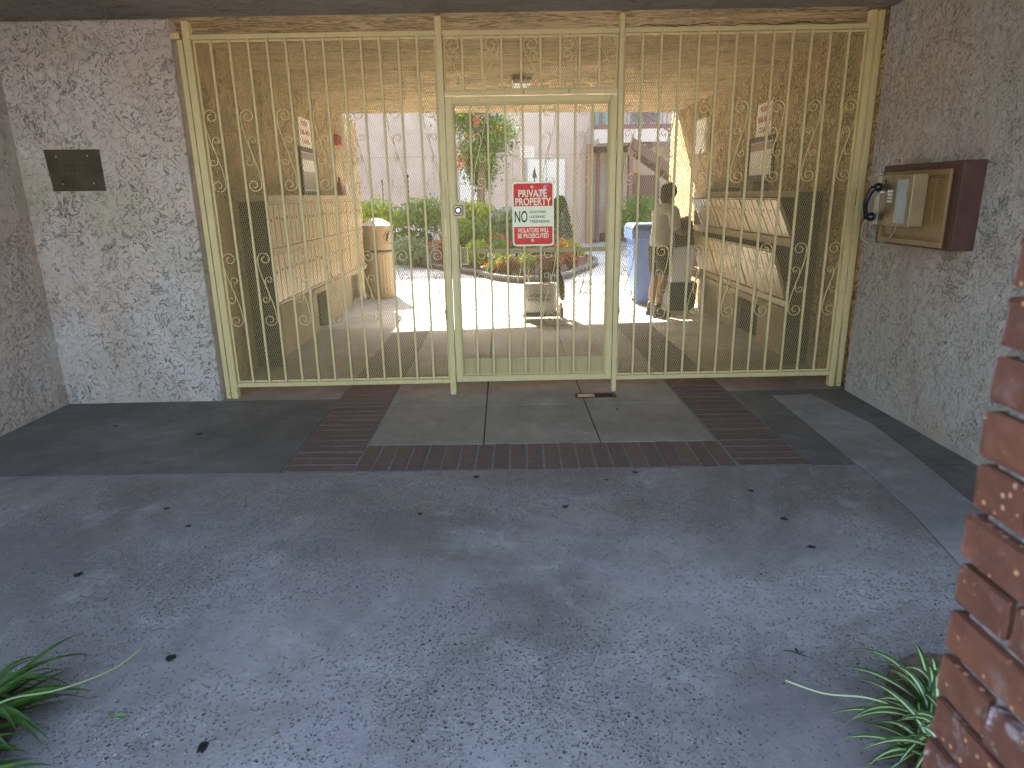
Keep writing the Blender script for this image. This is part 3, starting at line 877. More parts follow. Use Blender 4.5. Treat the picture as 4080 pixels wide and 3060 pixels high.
MB().box(2.408, 2.487, -1.0345, -1.0312, 1.289, 1.592).build('side_panel', M['tanpanel'], ph)
# torn brown flap across part of the face
mb = MB()
P_ = [(-1.029, 1.593), (-.985, 1.593), (-.990, 1.52), (-.978, 1.47), (-1.000, 1.44), (-.992, 1.38), (-1.005, 1.30), (-1.029, 1.290)]
n = len(P_)
mb.add([(2.4035, y, z) for y, z in P_]+[(2.4015, y, z) for y, z in P_], [tuple(range(n)), tuple(range(2*n-1, n-1, -1))]+[(i, (i+1) % n, n+(i+1) % n, n+i) for i in range(n)])
mb.build('torn_flap', M['tanpanel'], ph)
ca = MB().box(2.4030, 2.4048, -.986, -.872, 1.307, 1.563).build('card_window', M['card'], ph)
MB().box(2.4015, 2.4028, -.875, -.869, 1.305, 1.565).build('rim', M['steel_pale'], ca)
MB().box(2.4000, 2.4045, -.690, -.642, 1.290, 1.590).build('edge_panel', M['steel_pale'], ph, bevel=.001)
mb = MB()
kp = MB().box(2.4015, 2.4045, -.838, -.772, 1.425, 1.508).build('keypad', M['steel'], ph)
key = MB().box(-.002, .002, -.0068, .0068, -.0075, .0075).mesh('key', M['key'], bevel=.001)
for i in range(3):
    for j in range(4):
        link('key', key, kp, Vector((2.399, -.787-.018*i, 1.497-.0205*j))-ORG[ph.name])
def xdisc(y, z, r, x0, x1, mat, name, parent, n=16):
    vs = [(x, y+r*math.cos(2*math.pi*i/n), z+r*math.sin(2*math.pi*i/n)) for x in (x0, x1) for i in range(n)]
    m_ = MB(); m_.add(vs, [tuple(range(n)), tuple(range(2*n-1, n-1, -1))]+[(i, (i+1) % n, n+(i+1) % n, n+i) for i in range(n)])
    return m_.build(name, mat, parent)
xdisc(-.805, 1.557, .011, 2.399, 2.4045, M['steel_pale'], 'coin_knob', ph)
xdisc(-.805, 1.557, .004, 2.3975, 2.3988, M['black'], 'knob_hole', ph)
xdisc(-.800, 1.345, .011, 2.4005, 2.4045, M['steel'], 'volume_button', ph)
MB().box(2.4005, 2.4045, -.735, -.729, 1.545, 1.568).build('coin_slot', M['black'], ph)
# cradle cups and handset
mb = MB()
mb.box(2.365, 2.4045, -.760, -.715, 1.485, 1.498)
mb.build('cradle', M['key'], ph, bevel=.002)
hs = thing('handset', (2.36, -.66, 1.43), 'black telephone handset hanging on the payphone cradle', 'handset')
pts = []; rad = []
for i in range(17):
    t_ = i/16
    z = 1.525-t_*.195
    x = 2.352-.030*math.sin(math.pi*t_)
    y = -.700+.050*t_
    pts.append((x, y, z)); rad.append(.0165 if .15 < t_ < .85 else .019)
MB().tube(pts, rad, 12).build('grip', M['black'], hs, smooth=True)
for (x, y, z, s) in ((2.374, -.700, 1.523, .027), (2.374, -.651, 1.338, .029)):
    mb = MB(); m0 = Matrix.Translation((x, y, z)) @ Matrix.Rotation(R(90), 4, 'Y')
    prof = [(.014, -.022), (.020, -.018), (s, -.004), (s, .012), (s*.9, .018)]
    nn = 18; vs = []
    for r_, zz in prof:
        for k_ in range(nn):
            a = 2*math.pi*k_/nn; vs.append(m0 @ Vector((r_*math.cos(a), r_*math.sin(a), zz)))
    fs = [(i*nn+k_, i*nn+(k_+1) % nn, (i+1)*nn+(k_+1) % nn, (i+1)*nn+k_) for i in range(len(prof)-1) for k_ in range(nn)]
    fs += [tuple(range(nn-1, -1, -1)), tuple((len(prof)-1)*nn+k_ for k_ in range(nn))]
    mb.add(vs, fs); mb.build('earpiece' if z > 1.4 else 'mouthpiece', M['black'], hs, smooth=True)
pts = []
ctrl = [(2.352, -.640, 1.318), (2.345, -.622, 1.26), (2.36, -.612, 1.20), (2.395, -.640, 1.168), (2.425, -.700, 1.172), (2.445, -.770, 1.205), (2.45, -.815, 1.25), (2.447, -.835, 1.286)]
def catmull(c, n=7):
    c = [Vector(q) for q in c]; c = [c[0]*2-c[1]]+c+[c[-1]*2-c[-2]]
    out = []
    for i in range(1, len(c)-2):
        for j in range(n):
            t = j/n; p0, p1, p2, p3 = c[i-1:i+3]
            out.append(.5*((2*p1)+(p2-p0)*t+(2*p0-5*p1+4*p2-p3)*t*t+(3*p1-p0-3*p2+p3)*t**3))
    out.append(c[-2]); return out
MB().tube(catmull(ctrl), .0042, 8).build('cord', M['steel_pale'], hs, smooth=True)

# ------------------------------------------------------------------ brick pillar
PX, PY = .60, -4.295
pil = thing('brick_pillar', (PX, PY, 0), 'speckled red brick pillar close to the camera at the right edge', 'pillar')
CH = .0728; BL = .19; BW = .09
MB().box(PX+.014, PX+.50, -5.15, PY-.016, -.02, 2.688).build('mortar_core', M['pmortar'], pil)
bms = {}
for key_, (dx, dy) in {'s_y': (BW, BL), 'h_y': (BL, BW), 's_x': (BL, BW)}.items():
    bms[key_] = [rough_box(dx, dy, .0580, M['brick'], 100+s, .0045, .0024, 'brick', 1) for s in range(4)]
zoff = 1.389 % CH
nc = int(2.69/CH)
count = 0
for c in range(nc):
    z = (zoff-CH+.006)+CH*c+.0595/2
    if z < .01 or z > 2.66: continue
    # course index counted from the one whose top is 1.389
    hdr = (c % 2 == 0)
    y = PY
    first = True
    jx = rnd.uniform(-.003, .003)
    while y > -5.1:
        if hdr and first:
            link('brick', bms['h_y'][rnd.randrange(4)], pil, (BL/2+rnd.uniform(-.002, .002), y-BW/2-PY, z), (rnd.uniform(-.006, .006), rnd.uniform(-.006, .006), rnd.uniform(-.012, .012)))
            y -= BW+.011
        else:
            link('brick', bms['s_y'][rnd.randrange(4)], pil, (BW/2+rnd.uniform(-.002, .002)+jx, y-BL/2-PY, z), (rnd.uniform(-.006, .006), rnd.uniform(-.006, .006), rnd.uniform(-.008, .008)))
            y -= BL+.011
        first = False
        count += 1
    # bricks of the far face
    x = (BL if hdr else BW)+.011
    while x < .42 and count < 292:
        link('brick', bms['s_x'][rnd.randrange(4)], pil, (x+BL/2, -BW/2, z)); x += BL+.011; count += 1

# ------------------------------------------------------------------ mailboxes, left
lm = thing('mailbox_bank', (-2.1, 3, 0), 'tan mailbox cabinet with all doors shut along the left passage wall', 'mailboxes')
CX, ya, yb = -2.12, 1.05, 5.05
MB().box(-2.343, CX+.0, ya, yb, .565, 1.50).build('cabinet', M['darkbox'], lm)
MB().box(-2.343, CX+.03, ya-.01, yb+.02, 1.5012, 1.555).build('cornice', M['mailframe'], lm, bevel=.004)
MB().box(-2.343, CX+.035, ya-.02, yb+.02, .50, .5635).build('ledge', M['ledge'], lm, bevel=.006)
MB().box(CX+.0005, CX+.020, ya, yb, 1.028, 1.082).build('middle_rail', M['mailframe'], lm, bevel=.003)
MB().box(CX+.0005, CX+.018, ya, yb, 1.478, 1.4995).build('top_rail', M['mailframe'], lm, bevel=.003)
MB().box(CX+.0005, CX+.018, ya, yb, .566, .592).build('bottom_rail', M['mailframe'], lm, bevel=.003)
MB().box(-2.343, CX+.012, ya-.055, ya-.021, -.01, 1.50).build('end_panel', M['darkbox'], lm)
ndo = 26; pit = (yb-ya)/ndo
for z0, z1 in ((1.086, 1.474), (.596, 1.024)):
    dm = MB().box(0, .010, -pit/2+.008, pit/2-.008, 0, z1-z0).mesh('door', M['mailbox'], bevel=.002)
    lkm = MB().box(0, .004, -.010, .010, -.012, .012).mesh('lock', M['frame_dark'])
    for i in range(ndo):
        if i % 7 == 6: 
            MB().box(CX+.001, CX+.014, ya+pit*i+.004, ya+pit*(i+1)-.004, z0, z1).build('blank_panel', M['mailframe'], lm)
            continue
        d = link('door', dm, lm, Vector((CX+.001, ya+pit*(i+.5), z0))-ORG[lm.name])
        link('lock', lkm, d, (.0102, -.012, (z1-z0)*.66+rnd.uniform(-.01, .01)))
# pedestals under it with dark gaps
for y0, y1 in ((ya, 2.72), (3.20, 4.55)):
    MB().box(-2.343, -2.215, y0, y1, -.01, .498).build('pedestal', M['ledge'], lm, bevel=.006)
MB().box(-2.343, -2.325, 2.722, 3.198, -.01, .498).build('gap_back', M['darkbox'], lm)
MB().box(-2.343, -2.325, 4.552, 5.05, -.01, .498).build('gap_back', M['darkbox'], lm)

# ------------------------------------------------------------------ mailboxes, right, opened by the carrier
rm = thing('mailbox_bank', (2.55, 2.4, 0), 'tan mailbox cabinet with master panels tilted open along the right passage wall', 'mailboxes')
CX2, ya2, yb2 = 2.50, .80, 3.92
MB().box(CX2+.12, 2.698, ya2, yb2, .50, 1.45).build('back_panel', M['darkbox'], rm)
MB().box(CX2-.03, 2.698, ya2-.065, ya2-.031, -.01, 1.50).build('end_panel', M['frame_dark'], rm)
MB().box(CX2+.0, 2.698, yb2, yb2+.02, .50, 1.455).build('end_panel', M['mailframe'], rm)
MB().box(CX2-.02, 2.698, ya2-.02, yb2+.02, 1.457, 1.512).build('cornice', M['mailframe'], rm, bevel=.004)
MB().box(CX2-.015, CX2+.119, ya2, yb2, 1.035, 1.105).build('middle_rail', M['mailframe'], rm, bevel=.004)
MB().box(CX2-.04, 2.698, ya2-.03, yb2+.02, .44, .5).build('ledge', M['ledge'], rm, bevel=.006)
MB().box(CX2-.01, CX2+.119, ya2, yb2, .502, .56).build('bottom_rail', M['mailframe'], rm, bevel=.003)
edges = [ya2+.01, 1.79, 2.76, 3.56]
for (zb, zt_) in ((1.11, 1.445), (.565, 1.000)):
    hgt = zt_-zb; lean = .150
    L_ = math.hypot(hgt, lean); an = math.atan2(lean, hgt)
    for s in range(3):
        y0, y1 = edges[s]+.012, edges[s+1]-.012
        Mx = Matrix.Translation((CX2-.004, 0, zb)) @ Matrix.Rotation(-an, 4, 'Y')
        mp_ = MB().box(.0085, .020, y0, y1, 0, L_, Mx).build('master_panel', M['mailframe'], rm)
        nd = 6; pp = (y1-y0)/nd
        for i in range(nd):
            d = MB().box(-.004, .008, y0+pp*i+.008, y0+pp*(i+1)-.008, .012, L_-.012, Mx).build('door', M['mailbox'], rm, bevel=.002)
            MB().box(-.0075, -.0045, y0+pp*(i+.5)-.010, y0+pp*(i+.5)+.010, L_*.66, L_*.66+.022, Mx).build('lock', M['frame_dark'], d)
for y0, y1 in ((ya2, 1.72), (2.45, 3.9)):
    MB().box(2.60, 2.698, y0, y1, -.01, .438).build('pedestal', M['ledge'], rm, bevel=.006)
MB().box(2.68, 2.698, 1.722, 2.448, -.01, .438).build('gap_back', M['darkbox'], rm)
# bits lying on the cabinets
b1 = thing('outgoing_tray', (2.6, 3.1, 1.512), 'low dark tray lying on the open mailbox cabinet', 'tray')
mb = MB(); mb.box(2.52, 2.68, 2.75, 3.45, 1.513, 1.524); mb.box(2.52, 2.532, 2.75, 3.45, 1.524, 1.553); mb.box(2.668, 2.68, 2.75, 3.45, 1.524, 1.553)
mb.box(2.532, 2.668, 2.75, 2.762, 1.524, 1.553); mb.box(2.532, 2.668, 3.438, 3.45, 1.524, 1.553)
mb.build('tray', M['frame_dark'], b1)
b2 = thing('document_box', (2.6, 2.1, 1.512), 'grey document box on the open mailbox cabinet below the notice frame', 'box')
MB().box(2.52, 2.69, 1.93, 2.28, 1.513, 1.58).build('base', simple('grey_box', (.2, .17, .13), .6), b2, bevel=.004)
MB().box(2.53, 2.68, 1.95, 2.26, 1.581, 1.605).build('lid', M['frame_dark'], b2, bevel=.003)

# signs and frames on the passage walls
def wall_sign(c, x, y0, y1, z0, z1, face, label, lines):
    s_ = thing('wall_sign', (x, (y0+y1)/2, (z0+z1)/2), label, 'sign', 'white notices with red lettering on the passage walls')
    MB().box(min(x, x+face*.008), max(x, x+face*.008), y0, y1, z0, z1).build('plate', M['noticewhite'], s_, bevel=.001)
    n_ = len(lines); hh = (z1-z0)
    for i, (tx, wf) in enumerate(lines):
        zc = z1-hh*(.19+.31*i)
        me = text_mesh('lettering', tx, M['noticered'], (y1-y0)*wf, hh*.155, .02, .002)
        o = link('lettering', me, s_, (face*.0085, 0, zc-(z0+z1)/2), (0, 0, R(90) if face > 0 else R(-90)))
    return s_
LN = [('KEEP', .5), ('THIS AREA', .84), ('CLEAN', .62)]
wall_sign(0, -2.345, 3.07, 3.55, 2.11, 2.43, 1, 'white notice with red letters on the left passage wall', LN)
wall_sign(0, 2.70, 2.02, 2.42, 2.06, 2.385, -1, 'white notice reading KEEP THIS AREA CLEAN on the right passage wall', LN)
def notice(x, y0, y1, z0, z1, face, label):
    s_ = thing('notice_frame', (x, (y0+y1)/2, (z0+z1)/2), label, 'notice board', 'framed notices on the passage walls')
    a, b = min(x, x+face*.02), max(x, x+face*.02)
    w = .045
    mb = MB()
    mb.box(a, b, y0, y0+w, z0, z1); mb.box(a, b, y1-w, y1, z0, z1); mb.box(a, b, y0+w, y1-w, z1-w, z1); mb.box(a, b, y0+w, y1-w, z0, z0+w)
    mb.build('frame', M['frame_dark'], s_, bevel=.002)
    f2 = x+face*.006
    MB().box(min(x, f2), max(x, f2), y0+w, y1-w, z0+w, z1-w).build('sheet', M['noticewhite'], s_)
    f3 = x+face*.009
    MB().box(min(f2, f3), max(f2, f3), y0+w+.01, y1-w-.01, z1-w-.085, z1-w-.01).build('header', simple('header', (.35, .22, .16), .5), s_)
    if face > 0: MB().box(min(f2, f3), max(f2, f3), y0+w+.03, y1-w-.03, z0+w+.02, z1-w-.22).build('grey_sheet', simple('grey_paper', (.42, .38, .30), .6), s_)
notice(-2.345, 3.0, 3.70, 1.562, 2.095, 1, 'dark framed notice with grey sheet on the left passage wall')
notice(2.70, 1.86, 2.60, 1.63, 2.05, -1, 'dark framed pale notice on the right passage wall')
eb = thing('meter_box', (2.70, 4.3, 2.2), 'pale metal box high on the right passage wall near its end', 'wall box')
MB().box(2.64, 2.699, 4.08, 4.55, 2.02, 2.45).build('body', M['noticewhite'], eb, bevel=.004)
MB().box(2.632, 2.6395, 4.10, 4.53, 2.04, 2.43).build('door', M['noticewhite'], eb, bevel=.002)
fa = thing('fire_alarm', (-2.345, 4.9, 2.3), 'small red alarm box high on the left passage wall', 'alarm')
MB().box(-2.3445, -2.29, 4.77, 5.03, 2.225, 2.375).build('housing', simple('alarm_red', (.55, .03, .03), .4), fa, bevel=.006)
MB().box(-2.2895, -2.284, 4.80, 4.92, 2.25, 2.36).build('sounder', M['black'], fa)
bt = thing('extinguisher', (-2.24, 4.42, 1.555), 'slim red spray bottle standing on the closed mailbox cabinet', 'bottle')
MB().lathe([(.030, 0), (.033, .006), (.033, .15), (.012, .185), (.012, .2)], (-2.24, 4.42, 1.556), 14).build('body', simple('bottle_red', (.30, .02, .025), .35), bt, smooth=True)
MB().lathe([(.014, .2), (.014, .24)], (-2.24, 4.42, 1.5563), 10).build('cap', M['black'], bt)
bt = thing('paper_roll', (-2.24, 4.66, 1.555), 'white roll standing beside the red bottle on the mailbox cabinet', 'roll')
MB().lathe([(.055, 0), (.057, .004), (.057, .145), (.02, .148), (.02, .1)], (-2.24, 4.66, 1.556), 18).build('roll', M['white'], bt, smooth=False)
# ceiling fixture
cl = thing('ceiling_light', (.2, 2.6, 2.7), 'box shaped unlit light fixture on the passage ceiling', 'ceiling light')
MB().box(.10, .31, 2.35, 3.05, 2.655, 2.7085).build('housing', simple('fixture', (.55, .42, .30), .5), cl, bevel=.004)
MB().box(.115, .295, 2.37, 3.03, 2.628, 2.6545).build('diffuser', simple('diffuser', (.85, .83, .76), .3), cl, bevel=.006)
mb = MB()
for i in range(8): mb.box(.113+i*.024, .113+i*.024+.015, 2.346, 2.3495, 2.668, 2.692)
mb.build('vent_slots', M['frame_dark'], cl)

# ------------------------------------------------------------------ trash can
tc = thing('trash_can', (-1.98, 5.5, 0), 'tan ribbed trash can with round opening beside the closed mailboxes', 'trash can')
c0 = (-1.98, 5.5, 0)
rip = lambda i, k_: (.022 if (k_ % 2 == 0 and 3 <= i <= 4) else 0)
MB().lathe([(.20, 0), (.225, .01), (.235, .06), (.238, .10), (.240, .64), (.248, .66), (.248, .70), (.236, .715)], c0, 56, rip).build('body', M['can'], tc)
MB().lathe([(.232, .7155), (.232, .745)], c0, 40).build('neck', M['frame_dark'], tc)
hd = MB().lathe([(.245, .746), (.245, 1.06), (.252, 1.065), (.252, 1.09)], c0, 40).build('hood', M['can'], tc)
MB().lathe([(.258, 1.0905), (.258, 1.11), (.10, 1.20), (.03, 1.215)], c0, 8).build('lid', simple('lid', (.68, .60, .48), .5), tc)
an = R(-28)
ctr = Vector((c0[0]+.238*math.cos(an), c0[1]+.238*math.sin(an), .93))
mb = MB(); vs = []; nn = 24
tan_ = Vector((-math.sin(an), math.cos(an), 0)); nor = Vector((math.cos(an), math.sin(an), 0))
for j, (rr_, off) in enumerate(((.118, .0), (.118, .016), (.098, .016), (.098, -.02))):
    for k_ in range(nn):
        a = 2*math.pi*k_/nn; x_ = rr_*math.cos(a)
        vs.append(ctr+tan_*x_+Vector((0, 0, rr_*math.sin(a)))+nor*(off-x_*x_/.5))
mb.add(vs, [(j*nn+k_, j*nn+(k_+1) % nn, (j+1)*nn+(k_+1) % nn, (j+1)*nn+k_) for j in range(3) for k_ in range(nn)])
mb.build('opening_ring', M['can'], hd)
mb = MB()
mb.add([ctr+tan_*(.0985*math.cos(2*math.pi*k_/nn))+Vector((0, 0, .0985*math.sin(2*math.pi*k_/nn)))+nor*(.0105-(.0985*math.cos(2*math.pi*k_/nn))**2/.5) for k_ in range(nn)], [tuple(range(nn))])
mb.build('opening', M['black'], hd)

# ------------------------------------------------------------------ postal cart in the sun
pc = thing('postal_cart', (.46, 3.3, 0), 'two wheeled postal push cart with lettered canvas bag in the sunny courtyard', 'cart')
mb = MB()
for x in (.29, .66):
    mb.tube(catmull([(x, 3.42, .05), (x, 3.42, .40), (x+.0, 3.47, .72), (x+(.04 if x < .4 else -.04), 3.49, .79), (.475, 3.495, .80)], 5), .011, 8)
mb.build('handle_frame', M['steel_pale'], pc, smooth=True)
MB().tube([(.33, 3.49, .785), (.40, 3.497, .80), (.55, 3.497, .80), (.62, 3.49, .785)], .020, 10).build('handle_grip', M['black'], pc, smooth=True)
mb = MB()
for x in (.36, .56, .60): mb.tube([(x, 3.42, .10), (x, 3.43, .70)], .008, 6)
mb.build('back_bars', M['frame_dark'], pc)
MB().box(.42, .53, 3.36, 3.40, .42, .62).build('clip_pouch', M['black'], pc, bevel=.01)
# canvas bag
mb = MB()
prof = [(.30, .255, .17, .12), (.235, .26, .19, .13), (.42, .27, .20, .42), (.42, .255, .185, .44)]
vs = []; lv = [(.10, .24, .16), (.16, .255, .175), (.30, .262, .182), (.44, .25, .172), (.455, .23, .155)]
nn = 28
for z, a_, b_ in lv:
    for k_ in range(nn):
        t_ = 2*math.pi*k_/nn
        cx_ = math.copysign(abs(math.cos(t_))**.45, math.cos(t_)); sy_ = math.copysign(abs(math.sin(t_))**.45, math.sin(t_))
        j = 1+.02*math.sin(5*t_+z*20)
        vs.append((.42+a_*cx_*j*.80, 3.22+b_*sy_*j*.72, z))
fs = [(i*nn+k_, i*nn+(k_+1) % nn, (i+1)*nn+(k_+1) % nn, (i+1)*nn+k_) for i in range(len(lv)-1) for k_ in range(nn)]+[tuple(range(nn-1, -1, -1)), tuple((len(lv)-1)*nn+k_ for k_ in range(nn))]
mb.add(vs, fs)
bag = mb.build('bag', M['canvas'], pc, smooth=True)
put_text(pc, 'UNITED STATES', M['brownletter'], (.41, 3.072, .325), .30, .034, .01, depth=.012)
put_text(pc, 'POSTAL SERVICE', M['brownletter'], (.41, 3.072, .270), .28, .034, .01, depth=.012)
MB().box(.20, .66, 3.07, 3.36, .055, .098).build('base_tray', M['brown'], pc, bevel=.015, seg=2)
for x in (.675,):
    for y in (3.20, 3.36):
        w_ = MB()
        nn = 22; vs = []
        for xx, r_ in ((x, .060), (x+.006, .075), (x+.030, .075), (x+.036, .060)):
            for k_ in range(nn):
                a = 2*math.pi*k_/nn; vs.append((xx, y+r_*math.cos(a)*(1.25 if y > 3.3 else 1), .094+r_*math.sin(a)*(1.25 if y > 3.3 else 1)))
        w_.add(vs, [(i*nn+k_, i*nn+(k_+1) % nn, (i+1)*nn+(k_+1) % nn, (i+1)*nn+k_) for i in range(3) for k_ in range(nn)]+[tuple(range(nn)), tuple(range(4*nn-1, 3*nn-1, -1))])
        w_.build('wheel', M['brown'], pc)
sb = thing('satchel', (.70, 3.35, .3), 'black satchel strapped to the right side of the postal cart', 'bag')
mb = MB()
lv = [(.22, .030, .07), (.28, .045, .10), (.42, .050, .11), (.52, .040, .09), (.60, .018, .04)]
vs = []; nn = 16
for i, (z, a_, b_) in enumerate(lv):
    for k_ in range(nn):
        t_ = 2*math.pi*k_/nn; vs.append((.72-.012*i+a_*math.cos(t_), 3.36+b_*math.sin(t_), z))
mb.add(vs, [(i*nn+k_, i*nn+(k_+1) % nn, (i+1)*nn+(k_+1) % nn, (i+1)*nn+k_) for i in range(len(lv)-1) for k_ in range(nn)]+[tuple(range(nn-1, -1, -1)), tuple((len(lv)-1)*nn+k_ for k_ in range(nn))])
mb.build('body', M['black'], sb, smooth=True)
MB().tube([(.69, 3.40, .56), (.67, 3.45, .68), (.655, 3.47, .76)], .010, 6).build('strap', M['black'], sb)

# ------------------------------------------------------------------ bins and totes near the carrier
bb = thing('recycling_bin', (1.78, 4.35, 0), 'tall blue wheeled bin with lid behind the mail carrier', 'bin')
mb = MB()
def frust(mb, cx_, cy_, z0, z1, w0, d0, w1, d1):
    mb.add([(cx_-w0/2, cy_-d0/2, z0), (cx_+w0/2, cy_-d0/2, z0), (cx_+w0/2, cy_+d0/2, z0), (cx_-w0/2, cy_+d0/2, z0),
            (cx_-w1/2, cy_-d1/2, z1), (cx_+w1/2, cy_-d1/2, z1), (cx_+w1/2, cy_+d1/2, z1), (cx_-w1/2, cy_+d1/2, z1)],
           [(3, 2, 1, 0), (4, 5, 6, 7), (0, 1, 5, 4), (1, 2, 6, 5), (2, 3, 7, 6), (3, 0, 4, 7)])
    return mb
frust(MB(), 2.03, 4.45, .05, 1.02, .42, .50, .56, .60).build('body', M['blue'], bb, bevel=.02, seg=2)
frust(MB(), 2.03, 4.45, .90, 1.035, .60, .64, .61, .65).build('rim', M['blue'], bb, bevel=.01)
frust(MB(), 2.03, 4.45, 1.037, 1.11, .63, .67, .55, .56).build('lid', simple('blue_lid', (.10, .18, .45), .35), bb, bevel=.02, seg=2)
MB().tube([(1.75, 4.80, .98), (2.3, 4.80, .98)], .014, 8).build('handle', M['blue'], bb)
for x in (1.86, 2.20):
    xd = MB(); nn = 16
    vs = [(xx, 4.68+.09*math.cos(2*math.pi*i/nn), .092+.09*math.sin(2*math.pi*i/nn)) for xx in (x-.02, x+.02) for i in range(nn)]
    xd.add(vs, [tuple(range(nn)), tuple(range(2*nn-1, nn-1, -1))]+[(i, (i+1) % nn, nn+(i+1) % nn, nn+i) for i in range(nn)])
    xd.build('wheel', M['black'], bb)
mc = thing('mail_tote', (2.26, 3.55, 0), 'white mail tote on a black crate in front of the mail carrier', 'tote')
frust(MB(), 2.26, 3.60, .04, .40, .34, .34, .38, .38).build('crate', M['navy'], mc, bevel=.01)
frust(MB(), 2.24, 3.60, .402, .84, .25, .34, .33, .42).build('tote', M['white'], mc, bevel=.012)
mb = MB()
mb.box(2.065, 2.415, 3.385, 3.405, .841, .862); mb.box(2.065, 2.415, 3.795, 3.815, .841, .862); mb.box(2.065, 2.085, 3.405, 3.795, .841, .862); mb.box(2.395, 2.415, 3.405, 3.795, .841, .862)
mb.build('rim', M['white'], mc, bevel=.003)
tr_ = thing('mail_tray', (2.25, 3.5, .9), 'dark navy tray of letters held up above the white tote', 'tray')
Mx = Matrix.Translation((2.24, 3.46, .865)) @ Matrix.Rotation(R(-6), 4, 'Y')
frust_ = MB(); frust_.box(-.115, .115, -.12, .12, 0, .30, Mx); frust_.build('tray', M['navy'], tr_, bevel=.006)
mb = MB()
for i in range(9):
    a = -.09+i*.021
    mb.box(a, a+.008, -.10, .10, .302, .325+rnd.random()*.03, Mx)
mb.build('letters', M['brown'], tr_)

# ------------------------------------------------------------------ the mail carrier
def skin(name, joints, edges, mat, parent, sub=2, root=0, org=(0, 0, 0)):
    me = bpy.data.meshes.new(name)
    me.from_pydata([tuple(Vector(j[0])-Vector(org)) for j in joints], edges, [])
    o = bpy.data.objects.new(name, me); col.objects.link(o)
    sk = o.modifiers.new('s', 'SKIN'); sk.use_smooth_shade = True
    for i, j in enumerate(joints):
        r_ = j[1] if isinstance(j[1], tuple) else (j[1], j[1])
        me.skin_vertices[0].data[i].radius = r_
        me.skin_vertices[0].data[i].use_root = (i == root)
    ss = o.modifiers.new('u', 'SUBSURF'); ss.levels = sub; ss.render_levels = sub
    dg = bpy.context.evaluated_depsgraph_get()
    m2 = bpy.data.meshes.new_from_object(o.evaluated_get(dg))
    bpy.data.objects.remove(o); bpy.data.meshes.remove(me)
    m2.name = name
    m2.materials.clear(); m2.materials.append(mat)
    m2.polygons.foreach_set('use_smooth', [True]*len(m2.polygons))
    return link(name, m2, parent)
PO = Vector((1.93, 3.34, 0))
pe = thing('person', PO, 'person with dark hair, grey shirt and dark shorts leaning towards the mail tote', 'person')
O3 = (0, 0, 0)
# local frame: faces +x (towards the mailboxes) turned a little away from the camera
def L(f, s, z):   # f forward, s to the person's left, z up
    a = R(22)
    return (f*math.cos(a)-s*math.sin(a), f*math.sin(a)+s*math.cos(a), z)
J = [(L(0, 0, .86), (.125, .10)), (L(.01, 0, 1.02), (.115, .09)), (L(.04, 0, 1.18), (.135, .10)), (L(.06, 0, 1.31), (.12, .085)), (L(.085, 0, 1.38), .052), (L(.105, 0, 1.43), .048),
     (L(.115, 0, 1.50), (.078, .088)), (L(.11, 0, 1.56), (.070, .078)),
     (L(.0, .09, .80), .088), (L(.03, .10, .48), .060), (L(-.02, .10, .28), .052), (L(-.02, .10, .09), .034), (L(.06, .11, .04), .034), (L(.14, .115, .03), .026),
     (L(.0, -.09, .80), .088), (L(.00, -.10, .48), .060), (L(-.05, -.10, .28), .052), (L(-.06, -.10, .09), .034), (L(.02, -.11, .04), .034), (L(.10, -.115, .03), .026),
     (L(.06, .17, 1.30), .055), (L(.09, .20, 1.06), .042), (L(.25, .17, 1.06), .034), (L(.33, .15, 1.10), .024),
     (L(.06, -.17, 1.30), .055), (L(.07, -.21, 1.07), .042), (L(.24, -.17, 1.02), .034), (L(.32, -.14, 1.06), .024)]
E = [(0, 1), (1, 2), (2, 3), (3, 4), (4, 5), (5, 6), (6, 7), (0, 8), (8, 9), (9, 10), (10, 11), (11, 12), (12, 13), (0, 14), (14, 15), (15, 16), (16, 17), (17, 18), (18, 19),
     (3, 20), (20, 21), (21, 22), (22, 23), (3, 24), (24, 25), (25, 26), (26, 27)]
# fingers
for base_i, side in ((23, 1), (27, -1)):
    bx_ = Vector(J[base_i][0])
    fwd_ = Vector(L(1, 0, 0)); lft = Vector(L(0, 1, 0))
    for q in range(4):
        o1 = bx_+fwd_*.035+lft*(.021-.014*q)+Vector((0, 0, .015))
        n0 = len(J)
        J += [(tuple(o1), .0095), (tuple(o1+fwd_*(.028-.003*abs(q-1))+Vector((0, 0, -.010))), .0085), (tuple(o1+fwd_*.040+Vector((0, 0, -.034))), .0075)]
        E += [(base_i, n0), (n0, n0+1), (n0+1, n0+2)]
    n0 = len(J); o1 = bx_+lft*(-.028*side)+fwd_*.012
    J += [(tuple(o1), .010), (tuple(o1+fwd_*.024+Vector((0, 0, -.018))), .008)]
    E += [(base_i, n0), (n0, n0+1)]
body = skin('body', J, E, M['skin'], pe)
# face: nose, ears, eyes, mouth
hc = Vector(L(.115, 0, 1.515)); fwd_ = Vector(L(1, 0, 0)); lft = Vector(L(0, 1, 0))
mb = MB()
mb.ball(hc+fwd_*.088+Vector((0, 0, -.008)), .013, 1, 1, 1.5, 8, 6)
for s in (1, -1): mb.ball(hc+lft*(s*.076)-fwd_*.002, .018, .5, .5, 1.2, 8, 6)
mb.build('nose_and_ears', M['skin'], pe, smooth=True, org=O3)
mb = MB()
for s in (1, -1): mb.ball(hc+fwd_*.076+lft*(s*.028)+Vector((0, 0, .012)), .008, 1, 1, .7, 8, 5)
mb.build('eyes', M['white'], pe, smooth=True, org=O3)
mb = MB(); mb.ball(hc+fwd_*.076+Vector((0, 0, -.042)), .016, .5, 1.1, .35, 8, 5)
mb.build('mouth', simple('lips', (.22, .07, .05), .5), pe, smooth=True, org=O3)
